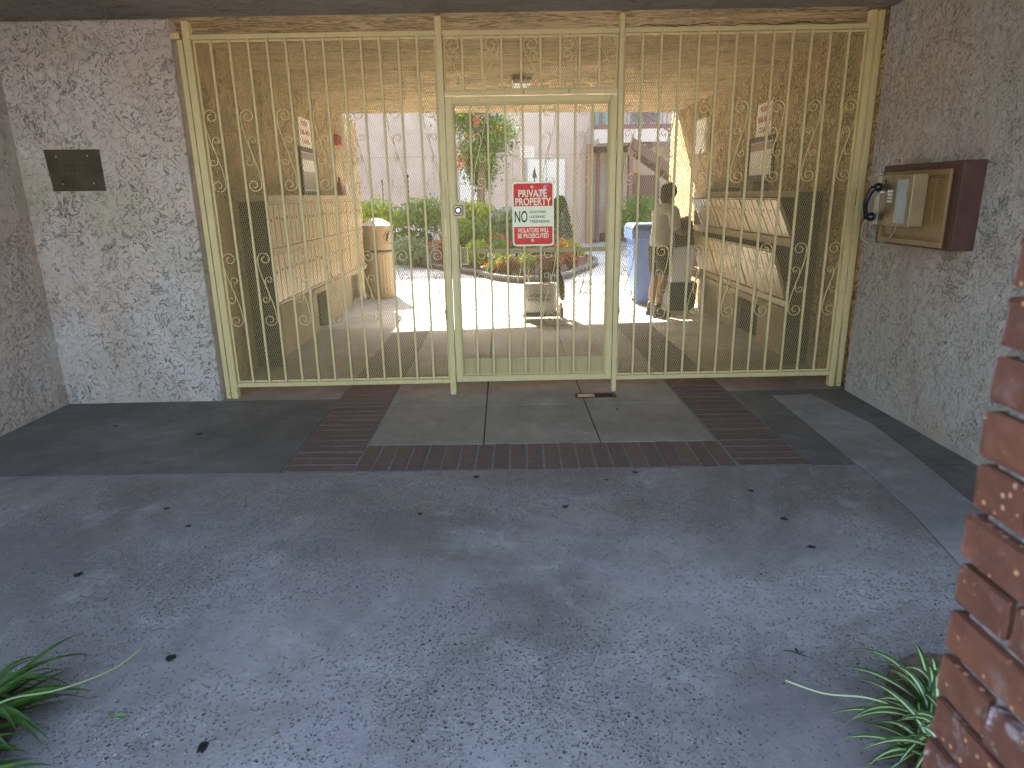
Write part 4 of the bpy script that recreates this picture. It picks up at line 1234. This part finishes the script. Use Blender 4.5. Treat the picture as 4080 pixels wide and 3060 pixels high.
# hair with a low gathered back
mb = MB()
mb.ball(hc-fwd_*.022+Vector((0, 0, .022)), .098, 1.05, .96, 1.05, 20, 14, .05)
mb.ball(hc-fwd_*.070+Vector((0, 0, -.050)), .066, 1.0, 1.05, 1.15, 16, 10, .06)
mb.ball(hc-fwd_*.092+Vector((0, 0, -.075)), .042, 1.0, 1.2, 1.2, 14, 9, .08)
mb.build('hair', M['hair'], pe, smooth=True, org=O3)
SJ = [(L(.0, 0, .82), (.17, .130)), (L(.0, 0, .95), (.165, .125)), (L(.025, 0, 1.10), (.165, .122)), (L(.045, 0, 1.24), (.165, .120)), (L(.06, 0, 1.33), (.13, .095)), (L(.078, 0, 1.385), (.072, .068)),
      (L(.06, .165, 1.305), .078), (L(.08, .20, 1.14), .074), (L(.095, .205, 1.06), .070),
      (L(.06, -.165, 1.305), .078), (L(.06, -.205, 1.14), .074), (L(.075, -.215, 1.06), .070)]
SE = [(0, 1), (1, 2), (2, 3), (3, 4), (4, 5), (4, 6), (6, 7), (7, 8), (4, 9), (9, 10), (10, 11)]
skin('shirt', SJ, SE, M['shirt'], pe, root=2)
PJ = [(L(.0, 0, .90), (.150, .115)), (L(.0, 0, .82), (.155, .120)), (L(.005, .088, .74), .105), (L(.02, .10, .50), .090), (L(.005, -.088, .74), .105), (L(.0, -.10, .50), .090)]
skin('shorts', PJ, [(0, 1), (1, 2), (2, 3), (1, 4), (4, 5)], M['shorts'], pe, root=1)
for fx_, s in ((0, 1), (-.04, -1)):
    mb = MB()
    c_ = Vector(L(.035+fx_, s*.112, .045))
    nn = 16; vs = []
    for z, a_, b_ in ((.002, .135, .046), (.03, .138, .048), (.055, .120, .044), (.085, .06, .040), (.12, .045, .038)):
        off = -.0 if z < .06 else -.055
        for k_ in range(nn):
            t_ = 2*math.pi*k_/nn
            p_ = L(.035+fx_+off+a_*math.cos(t_), s*.112+b_*math.sin(t_), z); vs.append(p_)
    mb.add(vs, [(i*nn+k_, i*nn+(k_+1) % nn, (i+1)*nn+(k_+1) % nn, (i+1)*nn+k_) for i in range(4) for k_ in range(nn)]+[tuple(range(nn-1, -1, -1)), tuple(4*nn+k_ for k_ in range(nn))])
    mb.build('shoe', M['shoe'], pe, smooth=True, org=O3)
    MB().tube([L(-.03+fx_, s*.105, .10), L(-.03+fx_, s*.102, .17)], .044, 14).build('sock', M['shoe'], pe, smooth=True, org=O3)

# ------------------------------------------------------------------ planting bed and plants
def leaf_cloud(name, mat, pts, size, seed, parent, up_bias=.3, aspect=.45, fold=True, org=(0, 0, 0)):
    """one small folded leaf of two triangles pairs at each point"""
    g = np.random.default_rng(seed)
    P = np.asarray(pts, float); n = len(P)
    d = g.normal(size=(n, 3)); d[:, 2] += up_bias; d /= np.linalg.norm(d, axis=1)[:, None]
    e = g.normal(size=(n, 3)); s_ = np.cross(d, e); s_ /= np.linalg.norm(s_, axis=1)[:, None]
    nn = np.cross(d, s_)
    sz_ = size*g.uniform(.6, 1.3, size=(n, 1))
    A = P; B = P+d*sz_*.5+s_*sz_*aspect*.5+nn*sz_*.10; Cc = P+d*sz_; D = P+d*sz_*.5-s_*sz_*aspect*.5+nn*sz_*.10
    V = np.stack([A, B, Cc, D], 1).reshape(-1, 3)-np.array(org)
    b = np.arange(n)*4
    Fq = np.stack([b, b+1, b+2, b, b+2, b+3], 1).reshape(-1)
    me = bpy.data.meshes.new(name)
    me.vertices.add(n*4); me.vertices.foreach_set('co', V.ravel())
    me.loops.add(n*6); me.loops.foreach_set('vertex_index', Fq.astype(np.int32))
    me.polygons.add(n*2); me.polygons.foreach_set('loop_start', np.arange(0, n*6, 3, dtype=np.int32))
    me.materials.append(mat); me.update(calc_edges=True)
    return link(name, me, parent)
def blob_pts(n, c, rx, ry, rz, g, shell=.55, lumps=9):
    """points through a lumpy volume built of overlapping lobes"""
    cs = g.normal(size=(lumps, 3)); cs /= np.linalg.norm(cs, axis=1)[:, None]; cs *= g.uniform(.25, .62, size=(lumps, 1))
    rs = g.uniform(.34, .55, size=lumps)
    k_ = g.integers(0, lumps, n)
    d = g.normal(size=(n, 3)); d /= np.linalg.norm(d, axis=1)[:, None]
    r_ = g.uniform(shell, 1.05, size=(n, 1))
    q = cs[k_]+d*r_*rs[k_][:, None]
    q[:, 2] = np.maximum(q[:, 2], -.95)
    return q*np.array([rx, ry, rz])+np.array(c)
gb = thing('garden_bed', (0, 9.5, 0), kind='structure')
ctrl = [(-7.5, 12.6), (-5.2, 12.0), (-3.6, 11.6), (-2.6, 10.9), (-1.76, 9.9), (-1.1, 8.9), (-.56, 8.05), (-.15, 7.25), (.38, 6.8), (.85, 6.95), (1.2, 7.5), (1.45, 8.1), (1.78, 8.9), (2.05, 9.8), (2.10, 10.7), (1.9, 11.6), (1.4, 12.6)]
cp = [(v.x, v.y) for v in catmull([(a, b, 0) for a, b in ctrl], 5)]
MB().prism(cp+[(0, 14.4), (-7.5, 14.4)], -.03, .075).build('soil', M['soil'], gb)
mb = MB()
inn = []
for i, p in enumerate(cp):
    a = Vector(cp[max(i-1, 0)]); b = Vector(cp[min(i+1, len(cp)-1)]); t_ = (b-a).normalized(); inn.append(Vector(p)+Vector((-t_.y, t_.x))*.09)
for i in range(len(cp)-1):
    q = [cp[i], cp[i+1], inn[i+1], inn[i]]
    vs = [(x, y, -.03) for x, y in q]+[(x, y, .115) for x, y in q]
    mb.add(vs, [(3, 2, 1, 0), (4, 5, 6, 7), (0, 1, 5, 4), (2, 3, 7, 6)])
mb.build('curb', M['curb'], gb)
SEED = [50]
def shrub(name, label, c, rx, ry, rz, n, mat, size, cat='shrub', group='shrubs in the garden bed', flowers=None, lumps=9, shell=.5, aspect=.45, upb=.3, stems=True):
    SEED[0] += 1; g = np.random.default_rng(SEED[0])
    t = thing(name, (c[0], c[1], .07), label, cat, group)
    pts = blob_pts(n, (c[0], c[1], .07+rz*.98), rx, ry, rz, g, shell, lumps)
    pts[:, 2] = np.maximum(pts[:, 2], .08)
    leaf_cloud('foliage', M[mat], pts, size, SEED[0], t, upb, aspect, org=root_org(t))
    if stems:
        mb = MB()
        for i in range(5):
            a = rnd.uniform(0, 6.28); mb.tube([(c[0], c[1], .05), (c[0]+.3*rx*math.cos(a), c[1]+.3*ry*math.sin(a), .07+rz*.7), (c[0]+.6*rx*math.cos(a), c[1]+.6*ry*math.sin(a), .07+rz*1.3)], [.018, .012, .005], 5)
        mb.build('stem', M['bark'], t)
    if flowers:
        fm, nf, fs_ = flowers
        g2 = np.random.default_rng(SEED[0]+500)
        d = g2.normal(size=(nf, 3)); d[:, 2] = np.abs(d[:, 2])+.2; d[:, 1] = -np.abs(d[:, 1])*.6+d[:, 1]*.4; d /= np.linalg.norm(d, axis=1)[:, None]
        ctrs = d*np.array([rx, ry, rz*1.02])*.97+np.array([c[0], c[1], .07+rz*.98])
        pp = np.repeat(ctrs, 5, 0)+g2.normal(size=(nf*5, 3))*fs_*.35
        leaf_cloud('flowers', M[fm], pp, fs_, SEED[0]+9, t, .3, .8, org=root_org(t))['kind'] = 'stuff'
    return t
shrub('shrub', 'tall yellow-green shrub directly behind the trash can', (-2.75, 10.9), .95, .7, .92, 6500, 'lf_yel', .085)
shrub('shrub', 'bright green feathery shrub right of the yellow-green one', (-1.95, 10.6), .9, .6, .78, 5600, 'lf_mid', .09, aspect=.3)
shrub('shrub', 'loose yellow-green shrub left of the tree trunk', (-1.25, 11.2), .6, .5, .74, 3200, 'lf_yel', .085)
shrub('shrub', 'yellow-topped green shrub below the flowering tree', (-.55, 10.3), .75, .55, .76, 4200, 'lf_yel', .08)
shrub('shrub', 'dark green shrub under the tree behind the gate lock', (-.62, 9.6), .60, .5, .56, 3200, 'lf_mid', .08)
shrub('grassy_plant', 'grey-green spiky plant left of the warning sign', (.12, 9.9), .62, .5, .60, 2600, 'lf_grey', .20, 'plant', 'flowering plants in the garden bed', ('fl_vio', 24, .04), aspect=.14, upb=.9)
shrub('shrub', 'yellow-green shrub seen just behind the warning sign', (.62, 10.2), .5, .5, .66, 2600, 'lf_yel', .08)
shrub('flowering_plant', 'low leafy plant with pale violet flowers beside the trash can', (-2.05, 9.9), .62, .4, .42, 2600, 'lf_grey', .085, 'plant', 'flowering plants in the garden bed', ('fl_vio', 26, .04))
shrub('flowering_plant', 'rust and red coleus clump left of the gate post', (-1.25, 9.35), .42, .3, .30, 1500, 'fl_rust', .08, 'plant', 'flowering plants in the garden bed', ('fl_red', 8, .05))
shrub('flowering_plant', 'green plant with violet flowers behind the left gate panel end', (-.95, 9.9), .35, .3, .42, 1500, 'lf_mid', .08, 'plant', 'flowering plants in the garden bed', ('fl_vio', 22, .05))
shrub('flowering_plant', 'light green leafy plant below the lock', (-.55, 8.75), .38, .3, .34, 1700, 'lf_yel', .075, 'plant', 'flowering plants in the garden bed')
shrub('flowering_plant', 'green plant with round red flower heads left of the sign', (-.12, 8.6), .28, .25, .36, 1100, 'lf_mid', .07, 'plant', 'flowering plants in the garden bed', ('fl_red', 20, .05))
shrub('flowering_plant', 'low bright green plant with white blooms beneath the red flowers', (-.10, 8.05), .34, .22, .20, 1100, 'lf_yel', .06, 'plant', 'flowering plants in the garden bed', ('fl_vio', 14, .04))
shrub('flowering_plant', 'orange and yellow flower clump left of the cart handle', (.10, 7.62), .26, .2, .17, 900, 'fl_rust', .06, 'plant', 'flowering plants in the garden bed', ('fl_yel', 9, .045))
shrub('flowering_plant', 'bright green low plant behind the cart handle', (.45, 7.75), .24, .2, .20, 900, 'lf_yel', .06, 'plant', 'flowering plants in the garden bed')
shrub('flowering_plant', 'rusty red low clump right of the cart handle', (.88, 7.75), .26, .22, .19, 1000, 'fl_rust', .06, 'plant', 'flowering plants in the garden bed', ('fl_red', 9, .05))
shrub('flowering_plant', 'dark red leafed clump at the right tip of the bed', (1.30, 8.35), .22, .2, .18, 900, 'fl_rust', .06, 'plant', 'flowering plants in the garden bed', ('fl_red', 14, .045))
shrub('flowering_plant', 'orange flowers low at the right of the sign', (1.30, 9.6), .26, .2, .26, 900, 'lf_yel', .07, 'plant', 'flowering plants in the garden bed', ('fl_org', 18, .06))
shrub('flowering_plant', 'lime green low plant near the porch posts', (1.55, 10.3), .35, .3, .22, 1200, 'lf_yel', .07, 'plant', 'flowering plants in the garden bed')
shrub('flowering_plant', 'small green clump at the front curb of the bed', (-.25, 7.75), .2, .16, .12, 500, 'lf_mid', .05, 'plant', 'flowering plants in the garden bed', ('fl_org', 8, .045))
shrub('shrub', 'bushy hedge shrub beside the stairs behind the carrier', (3.75, 13.8), .75, .5, .74, 3600, 'lf_mid', .09, group='shrubs in the courtyard')
# clipped cone shrub
SEED[0] += 1
g = np.random.default_rng(77)
t = thing('cone_shrub', (1.28, 10.6, .07), 'dark clipped cone shrub at the right edge of the sign', 'shrub')
n = 4200; zz = g.uniform(0, 1, n)**.9
rad_ = .34*np.sqrt(np.clip(1-zz, 0, 1))*g.uniform(.75, 1.06, n)+.02
an_ = g.uniform(0, 6.283, n)
leaf_cloud('foliage', M['lf_dark'], np.stack([1.28+rad_*np.cos(an_), 10.6+rad_*np.sin(an_), .12+zz*1.34], 1), .055, 3, t, .3, .5, org=root_org(t))
MB().tube([(1.28, 10.6, .05), (1.28, 10.6, .9)], [.03, .01], 6).build('stem', M['bark'], t)
# flowering tree
tr = thing('flowering_tree', (-.53, 10.9, .07), 'slender tree with green leaves and orange blossoms behind the gate door', 'tree')
mb = MB()
tp = [(-.53, 10.9, .05), (-.55, 10.9, .8), (-.52, 10.9, 1.5), (-.50, 10.9, 2.1), (-.56, 10.9, 2.9), (-.54, 10.9, 3.8), (-.5, 10.9, 4.6)]
mb.tube(tp, [.115, .10, .095, .085, .07, .045, .02], 10)
g = np.random.default_rng(12)
ends = []
for i in range(16):
    z = 1.75+i*.17; a = g.uniform(0, 6.28); l_ = g.uniform(.35, .75)
    p0 = Vector((-.53, 10.9, z)); p1 = p0+Vector((l_*.5*math.cos(a), l_*.5*math.sin(a), .12)); p2 = p0+Vector((l_*math.cos(a), l_*math.sin(a), .30))
    mb.tube([p0, p1, p2], [.035, .022, .008], 6); ends.append(p2); ends.append(p1)
mb.build('trunk', M['bark'], tr)
pts = np.concatenate([np.array(e)+g.normal(size=(330, 3))*np.array([.15, .15, .15]) for e in ends])
leaf_cloud('crown', M['lf_mid'], pts, .085, 21, tr, .1, .4, org=root_org(tr))
pts = np.concatenate([np.array(e)+g.normal(size=(100, 3))*np.array([.17, .17, .17]) for e in ends])
leaf_cloud('crown', M['lf_dark'], pts, .085, 22, tr, .1, .4, org=root_org(tr))
fl = np.concatenate([np.array(c)+g.normal(size=(38, 3))*.055 for c in ((-1.0, 10.75, 2.55), (-.98, 10.7, 2.32), (-1.08, 10.7, 2.12), (-.80, 10.7, 2.42), (-.60, 10.6, 3.1), (-.10, 10.7, 2.95), (-.72, 10.6, 2.75), (-.9, 10.7, 2.2))])
leaf_cloud('blossoms', M['fl_org'], fl, .055, 23, tr, .1, .7, org=root_org(tr))
# garden torches
for i, (x, y, z, lab) in enumerate(((.72, 10.9, 2.02, 'black pointed garden torch rising above the warning sign'), (-2.95, 11.9, 2.0, 'thin black garden stake above the yellow-green shrub'), (-2.35, 12.1, 2.12, 'second thin black stake right of the first one'))):
    t = thing('garden_torch', (x, y, .07), lab, 'garden torch', 'black stakes in the garden bed')
    MB().tube([(x, y, .05), (x, y, z-.13)], .011 if i else .014, 7).build('pole', M['black'], t)
    if i == 0: MB().lathe([(.052, 0), (.050, .03), (.028, .14), (.004, .24)], (x, y, z-.129), 12).build('cap', M['black'], t)
    else: MB().lathe([(.022, 0), (.026, .03), (.006, .07)], (x, y, z-.129), 8).build('cap', M['black'], t)

# ------------------------------------------------------------------ house across the courtyard
hb = thing('courtyard_building', (0, 17.2, 0), 'pale peach stucco apartment block across the courtyard', 'building')
YB = 17.0
MB().box(-14, 2.74, YB, YB+6, -.04, 8.4).build('wall', M['facade'], hb)
MB().box(2.742, 9, YB+1.7, YB+6, -.04, 8.4).build('wall', M['facade'], hb)
MB().box(-14.2, 9.2, YB-.35, YB+6.2, 8.402, 8.7).build('roof', M['eave'], hb, bevel=.02)
# control joints and recessed blank panels on the facade
mb = MB()
mb.box(-6, 2.70, YB-.006, YB-.0005, 2.72, 2.745)
for x in (-4.6, -2.2, .30): mb.box(x, x+.02, YB-.006, YB-.0005, .0, 2.719)
mb.build('joint', simple('joint_line', (.42, .34, .28), .9), hb)
def window(parent, x0, x1, z0, z1, y, mat, n=2, grid=0, name='window'):
    f = MB()
    w = .05
    f.box(x0, x0+w, y-.04, y-.001, z0, z1); f.box(x1-w, x1, y-.04, y-.001, z0, z1); f.box(x0+w, x1-w, y-.04, y-.001, z1-w, z1); f.box(x0+w, x1-w, y-.04, y-.001, z0, z0+w)
    fo = f.build(name, simple('win_frame', (.50, .45, .38), .5), parent, bevel=.004)
    pw_ = (x1-x0-2*w)/n
    for i in range(n):
        MB().box(x0+w+pw_*i+.012, x0+w+pw_*(i+1)-.012, y-.018, y-.012, z0+w+.004, z1-w-.004).build('pane', mat, fo)
    if grid:
        mb_ = MB()
        for i in range(1, grid): mb_.box(x0+(x1-x0)*i/grid-.01, x0+(x1-x0)*i/grid+.01, y-.034, y-.019, z0+w, z1-w)
        for i in range(1, 3): mb_.box(x0+w, x1-w, y-.0335, y-.0195, z0+(z1-z0)*i/3-.01, z0+(z1-z0)*i/3+.01)
        mb_.build('grille', M['frame_dark'], fo)
    return fo
window(hb, .72, 2.02, 1.35, 2.66, YB, M['noticewhite'], 2)
window(hb, -1.45, -.75, 1.2, 2.60, YB, M['noticewhite'], 1)
# wall lantern and small orange-lettered notice
window(hb, -.42, .05, 3.45, 3.95, YB, M['glass'], 1)
nt = thing('wall_notice', (.77, YB, 2.85), 'small pale notice with faded orange lines on the facade', 'sign')
MB().box(.56, .99, YB-.02, YB-.001, 2.66, 2.99).build('plate', M['noticewhite'], nt)
mb = MB()
for i in range(4): mb.box(.60, .95-.04*(i % 2), YB-.0225, YB-.0202, 2.93-i*.068, 2.95-i*.068)
mb.build('faded_lines', simple('faded', (.75, .35, .2), .6), nt)
# porch: recessed wall, balcony slab, posts
MB().box(2.745, 6.6, YB-.6, YB+1.69, 3.02, 3.42).build('balcony_slab', simple('slab_stucco', (.72, .62, .52), .8), hb, bevel=.01)
MB().box(2.745, 6.6, YB-.62, YB-.602, 3.40, 3.50).build('balcony_trim', M['post'], hb)
MB().box(2.745, 4.6, YB-.5, YB+1.60, 2.86, 3.018).build('porch_beam', M['eave'], hb)
MB().box(2.62, 2.739, YB-.4, YB-.002, .0, 3.0).build('porch_pilaster', simple('tan_trim', (.42, .25, .15), .8), hb)
for x in (3.0, 4.0):
    MB().box(x-.06, x+.06, YB-.12, YB+.0, -.01, 2.858 if x < 4.1 else 3.0).build('porch_post', M['post'], hb, bevel=.006)
for x in (3.0, 4.45, 5.9):
    MB().box(x-.05, x+.05, YB-.598, YB-.50, 3.505, 4.6).build('balcony_post', M['post'], hb)
mb = MB(); mb.box(3.06, 6.6, YB-.585, YB-.535, 4.42, 4.47)
for i in range(26): mb.box(3.1+i*.135, 3.12+i*.135, YB-.57, YB-.55, 3.53, 4.4195)
mb.box(3.06, 6.6, YB-.58, YB-.54, 3.505, 3.529)
mb.build('railing', M['post'], hb)
fo = window(hb, 3.02, 4.15, .95, 2.55, YB+1.70, M['curtain'], 2)
window(hb, 3.1, 3.75, 3.75, 4.6, YB+1.70, M['teal'], 2)
window(hb, 4.3, 5.3, 3.75, 4.6, YB+1.70, M['glass'], 2, 4)
dd = MB().box(4.45, 5.35, YB+1.60, YB+1.699, .0, 2.1).build('door', M['post'], hb)
MB().box(4.53, 4.57, YB+1.56, YB+1.599, .98, 1.04).build('handle', M['key'], dd)
dm = thing('doormat_box', (3.35, 17.2, 0), 'low dark box on the porch floor between the posts', 'box')
MB().box(3.18, 3.62, 17.2, 17.6, 0, .26).build('box', M['frame_dark'], dm, bevel=.01)
ac = thing('air_conditioner', (4.1, 17.6, 0), 'dark slatted unit standing behind the second porch post', 'air conditioner')
MB().box(3.82, 4.5, 17.7, 18.2, 0, .95).build('housing', M['frame_dark'], ac)
mb = MB()
for i in range(9): mb.box(3.85, 4.47, 17.68, 17.6995, .08+i*.095, .10+i*.095)
mb.build('louvres', simple('louvre', (.25, .2, .15), .6), ac)
# stairs going down to the right
stt = thing('staircase', (4.3, 15.3, 0), 'outdoor staircase with brown stringers descending right from the balcony', 'stairs')
Sx, Sz = 3.75, 3.05
ns = 15; run = .30; rise = 3.05/ns
for i in range(ns-1):
    MB().box(Sx+run*i, Sx+run*(i+1)+.03, 14.95, 16.1, Sz-rise*(i+1)-.055, Sz-rise*(i+1)).build('tread', M['step'], stt, bevel=.004)
for y in (14.90, 16.11):
    mb = MB()
    a = .30
    mb.add([(Sx-.05, y, Sz-rise-.10), (Sx+run*ns, y, Sz-rise*(ns+1)-.10), (Sx+run*ns, y, Sz-rise*(ns+1)+.20), (Sx-.05, y, Sz-rise+.20),
            (Sx-.05, y+.045, Sz-rise-.10), (Sx+run*ns, y+.045, Sz-rise*(ns+1)-.10), (Sx+run*ns, y+.045, Sz-rise*(ns+1)+.20), (Sx-.05, y+.045, Sz-rise+.20)],
           [(0, 1, 2, 3), (7, 6, 5, 4), (0, 4, 5, 1), (3, 2, 6, 7), (0, 3, 7, 4), (1, 5, 6, 2)])
    mb.build('stringer', M['eave'], stt)
mb = MB()
for i in range(0, ns, 3):
    mb.box(Sx+run*i+.1, Sx+run*i+.14, 14.905, 14.94, Sz-rise*(i+1)+.12, Sz-rise*(i+1)+1.05)
mb.tube([(Sx, 14.92, Sz-rise+1.0), (Sx+run*ns, 14.92, Sz-rise*(ns+1)+1.0)], .025, 6)
mb.build('handrail', M['post'], stt)
MB().box(2.745, Sx, 14.95, YB-.61, 3.02-.12, 3.045).build('landing', simple('landing', (.62, .52, .42), .8), stt)
MB().box(Sx-.12, Sx-.01, 14.97, 15.08, 0, 2.899).build('landing_post', M['post'], stt)
fp = thing('wall_lamp', (4.6, 18.6, 2.2), 'small orange wall lamp under the staircase', 'lamp')
MB().lathe([(.05, 0), (.10, .04), (.10, .10), (.04, .14)], (4.55, 18.62, 2.05), 12).build('shade', simple('amber', (.7, .22, .03), .4), fp)
MB().box(4.53, 4.57, 18.62, 18.698, 2.10, 2.14).build('bracket', M['frame_dark'], fp)

# wing on the left of the courtyard, out of frame mostly
wl = thing('courtyard_wing', (-10, 12, 0), 'pale stucco wing closing the courtyard on the left', 'building')
MB().box(-14, -9.2, 6.4, 16.99, -.04, 6.3).build('wall', M['facade'], wl)

# ------------------------------------------------------------------ strappy plants at the feet of the entrance
def blade_ribbon(mb, base, az, length, height, width, droop, seg=10, side=0.):
    """arched strap leaf: three strips across so a pale edge can be coloured apart"""
    d = Vector((math.cos(az), math.sin(az), 0)); sd = Vector((-d.y, d.x, 0))
    prev = None
    for i in range(seg+1):
        t_ = i/seg
        p = Vector(base)+d*(length*t_)+Vector((0, 0, height*math.sin(math.pi*min(1, t_*.5+.02))*1.0-droop*t_**2.4))+sd*(side*t_*t_)
        w = width*(math.sin(math.pi*(.12+.88*t_)**.8))*.5+.0006
        n_ = Vector((0, 0, 1))
        row = [p-sd*w+n_*w*.25, p-sd*w*.27, p+sd*w*.27, p+sd*w+n_*w*.25]
        if prev:
            b = len(mb.v); mb.v += [tuple(q) for q in prev+row]
            for k_ in range(3):
                mb.f.append((b+k_, b+k_+1, b+5+k_, b+4+k_)); mb.m.append(mb_stripe[k_])
        prev = row
sp_ = thing('spider_plant', (1.18, -3.52, 0), 'variegated spider plant with cream striped leaves beside the brick pillar', 'plant')
r7 = random.Random(31)
def leafobj(parent, mats, *a, **k_):
    mb = MB(); blade_ribbon(mb, *a, **k_)
    o = mb.build('leaf', mats, parent, smooth=True); return o
mb_stripe = (0, 1, 0)
crowns = [(1.20, -3.54), (1.26, -3.44), (1.14, -3.68), (1.22, -3.62)]
for i in range(76):
    cx_, cy_ = crowns[i % 4]
    az = r7.uniform(R(80), R(265)) if i % 5 else r7.uniform(R(20), R(100))
    ln = r7.uniform(.10, .29)
    ht = r7.uniform(.05, .17)
    leafobj(sp_, [M['blade'], M['stripe']], (cx_+r7.uniform(-.03, .03), cy_+r7.uniform(-.03, .03), .0), az, ln, ht, r7.uniform(.019, .030), r7.uniform(.05, ht*.9), side=r7.uniform(-.10, .10))
MB().tube(catmull([(1.16, -3.52, .04), (1.02, -3.50, .09), (.90, -3.47, .085), (.80, -3.43, .10)], 6), .0025, 6).build('runner', M['stripe'], sp_, smooth=True)
gp = thing('strappy_plant', (-1.62, -3.45, 0), 'dark green strap leaved clump at the lower left corner', 'plant')
mb_stripe = (0, 0, 0)
for i in range(120):
    cx_, cy_ = ((-1.66, -3.50), (-1.68, -3.64), (-1.57, -3.78), (-1.66, -3.42))[i % 4]
    az = r7.uniform(R(-75), R(60))
    ln = r7.uniform(.14, .36)
    ht = r7.uniform(.05, .17)
    leafobj(gp, M['blade'], (cx_+r7.uniform(-.04, .04), cy_+r7.uniform(-.05, .05), .0), az, ln, ht, r7.uniform(.016, .028), r7.uniform(.03, ht*.9), side=r7.uniform(-.08, .08))
MB().tube(catmull([(-1.62, -3.5, .05), (-1.50, -3.46, .12), (-1.36, -3.43, .13), (-1.24, -3.36, .14), (-1.18, -3.28, .16)], 6), .003, 6).build('runner', leafmat('runner', (.30, .36, .16), (.30, .36, .16)), gp, smooth=True)
# soil pockets they grow from
MB().prism([(1.10, -4.2), (1.9, -4.2), (1.9, -3.35), (1.5, -3.22), (1.34, -3.20), (1.22, -3.26), (1.14, -3.38), (1.08, -3.55), (1.03, -3.72), (1.04, -3.95)], .0005, .006).build('planting_soil', M['soil'])['kind'] = 'structure'
MB().prism([(-2.4, -4.4), (-1.50, -4.4), (-1.43, -3.9), (-1.46, -3.65), (-1.50, -3.45), (-1.57, -3.28), (-1.75, -3.18), (-2.4, -3.2)], .0005, .006).build('planting_soil', M['soil'])['kind'] = 'structure'

# ------------------------------------------------------------------ dark spots and leaves on the entry floor
def ground_pt(u, v):
    x = (u-2040)/FPX; y = -(v-1530)/FPX
    d = fw+rr*x+uu*y
    t_ = -CP[2]/d.z
    return CP[0]+d.x*t_, CP[1]+d.y*t_
spots = [(680, 2623, .017, 'largest black gum spot, front left of the entry floor'), (808, 2978, .018, 'ragged black spot nearest the strappy plant'), (663, 2027, .014, 'black spot on the left, just in front of the brick band level'),
         (751, 2096, .014, 'black spot left of centre, right of a smaller one'), (461, 1698, .016, 'gum spot on the dark slab nearest the plaque wall'), (793, 1730, .02, 'elongated spot in the middle of the dark slab'),
         (1898, 1901, .017, 'oval spot just in front of the middle brick row'), (2530, 1882, .015, 'oval spot in front of the right end of the brick row'), (2253, 2019, .015, 'bean shaped spot in front of the door'),
         (2991, 1956, .016, 'black spot halfway to the payphone wall'), (3124, 2068, .016, 'black spot left of the pillar, upper one'), (3233, 2180, .017, 'black spot left of the pillar, lower one'),
         (2460, 1631, .012, 'small spot on the slab under the door hinge'), (1672, 2048, .011, 'tiny spot below the left brick band corner'), (2417, 1912, .010, 'tiny spot under the brick row right of centre'), (310, 2292, .016, 'spot on the far left floor')]
for i, (u, v, r_, lab) in enumerate(spots):
    x, y = ground_pt(u, v)
    rg = random.Random(i*7+1)
    n_ = 12; ph_ = rg.random()*6; el = rg.uniform(.45, .75)
    pts = [(x+r_*(1+.3*rg.uniform(-1, 1))*math.cos(6.283*k_/n_), y+r_*el*1.6*(1+.3*rg.uniform(-1, 1))*math.sin(6.283*k_/n_)) for k_ in range(n_)]
    single(MB().prism(pts, .0006, .0035), 'gum_spot', M['gum'], (x, y, 0), lab, 'gum spot', 'black gum spots on the entry floor', bevel=.0008)
x, y = ground_pt(3165, 2610)
t = thing('fallen_twig', (x, y, 0), 'small dry twig on the floor left of the spider plant', 'twig')
MB().tube([(x-.03, y+.02, .004), (x-.01, y+.016, .006), (x+.012, y, .005), (x+.02, y-.004, .004)], .0018, 5).build('stem', M['deadleaf'], t)
mb = MB()
for a in (-.8, .3, 1.4):
    mb.add([(x+.015, y, .004), (x+.015+.020*math.cos(a), y+.02*math.sin(a), .009), (x+.015+.034*math.cos(a+.2), y+.034*math.sin(a+.2), .004), (x+.015+.018*math.cos(a+.5), y+.018*math.sin(a+.5), .003)], [(0, 1, 2, 3)])
mb.build('leaflet', M['deadleaf'], t)
x, y = ground_pt(445, 2860)
t = thing('fallen_leaf', (x, y, 0), 'small green sprig lying on the floor near the strappy plant', 'leaf')
mb = MB()
for a, l_ in ((.1, .05), (2.4, .03), (3.6, .025)):
    mb.add([(x, y, .003), (x+l_*.5*math.cos(a+.3), y+l_*.5*math.sin(a+.3), .010), (x+l_*math.cos(a), y+l_*math.sin(a), .004), (x+l_*.5*math.cos(a-.3), y+l_*.5*math.sin(a-.3), .006)], [(0, 1, 2, 3)])
mb.build('leaflet', M['lf_mid'], t)
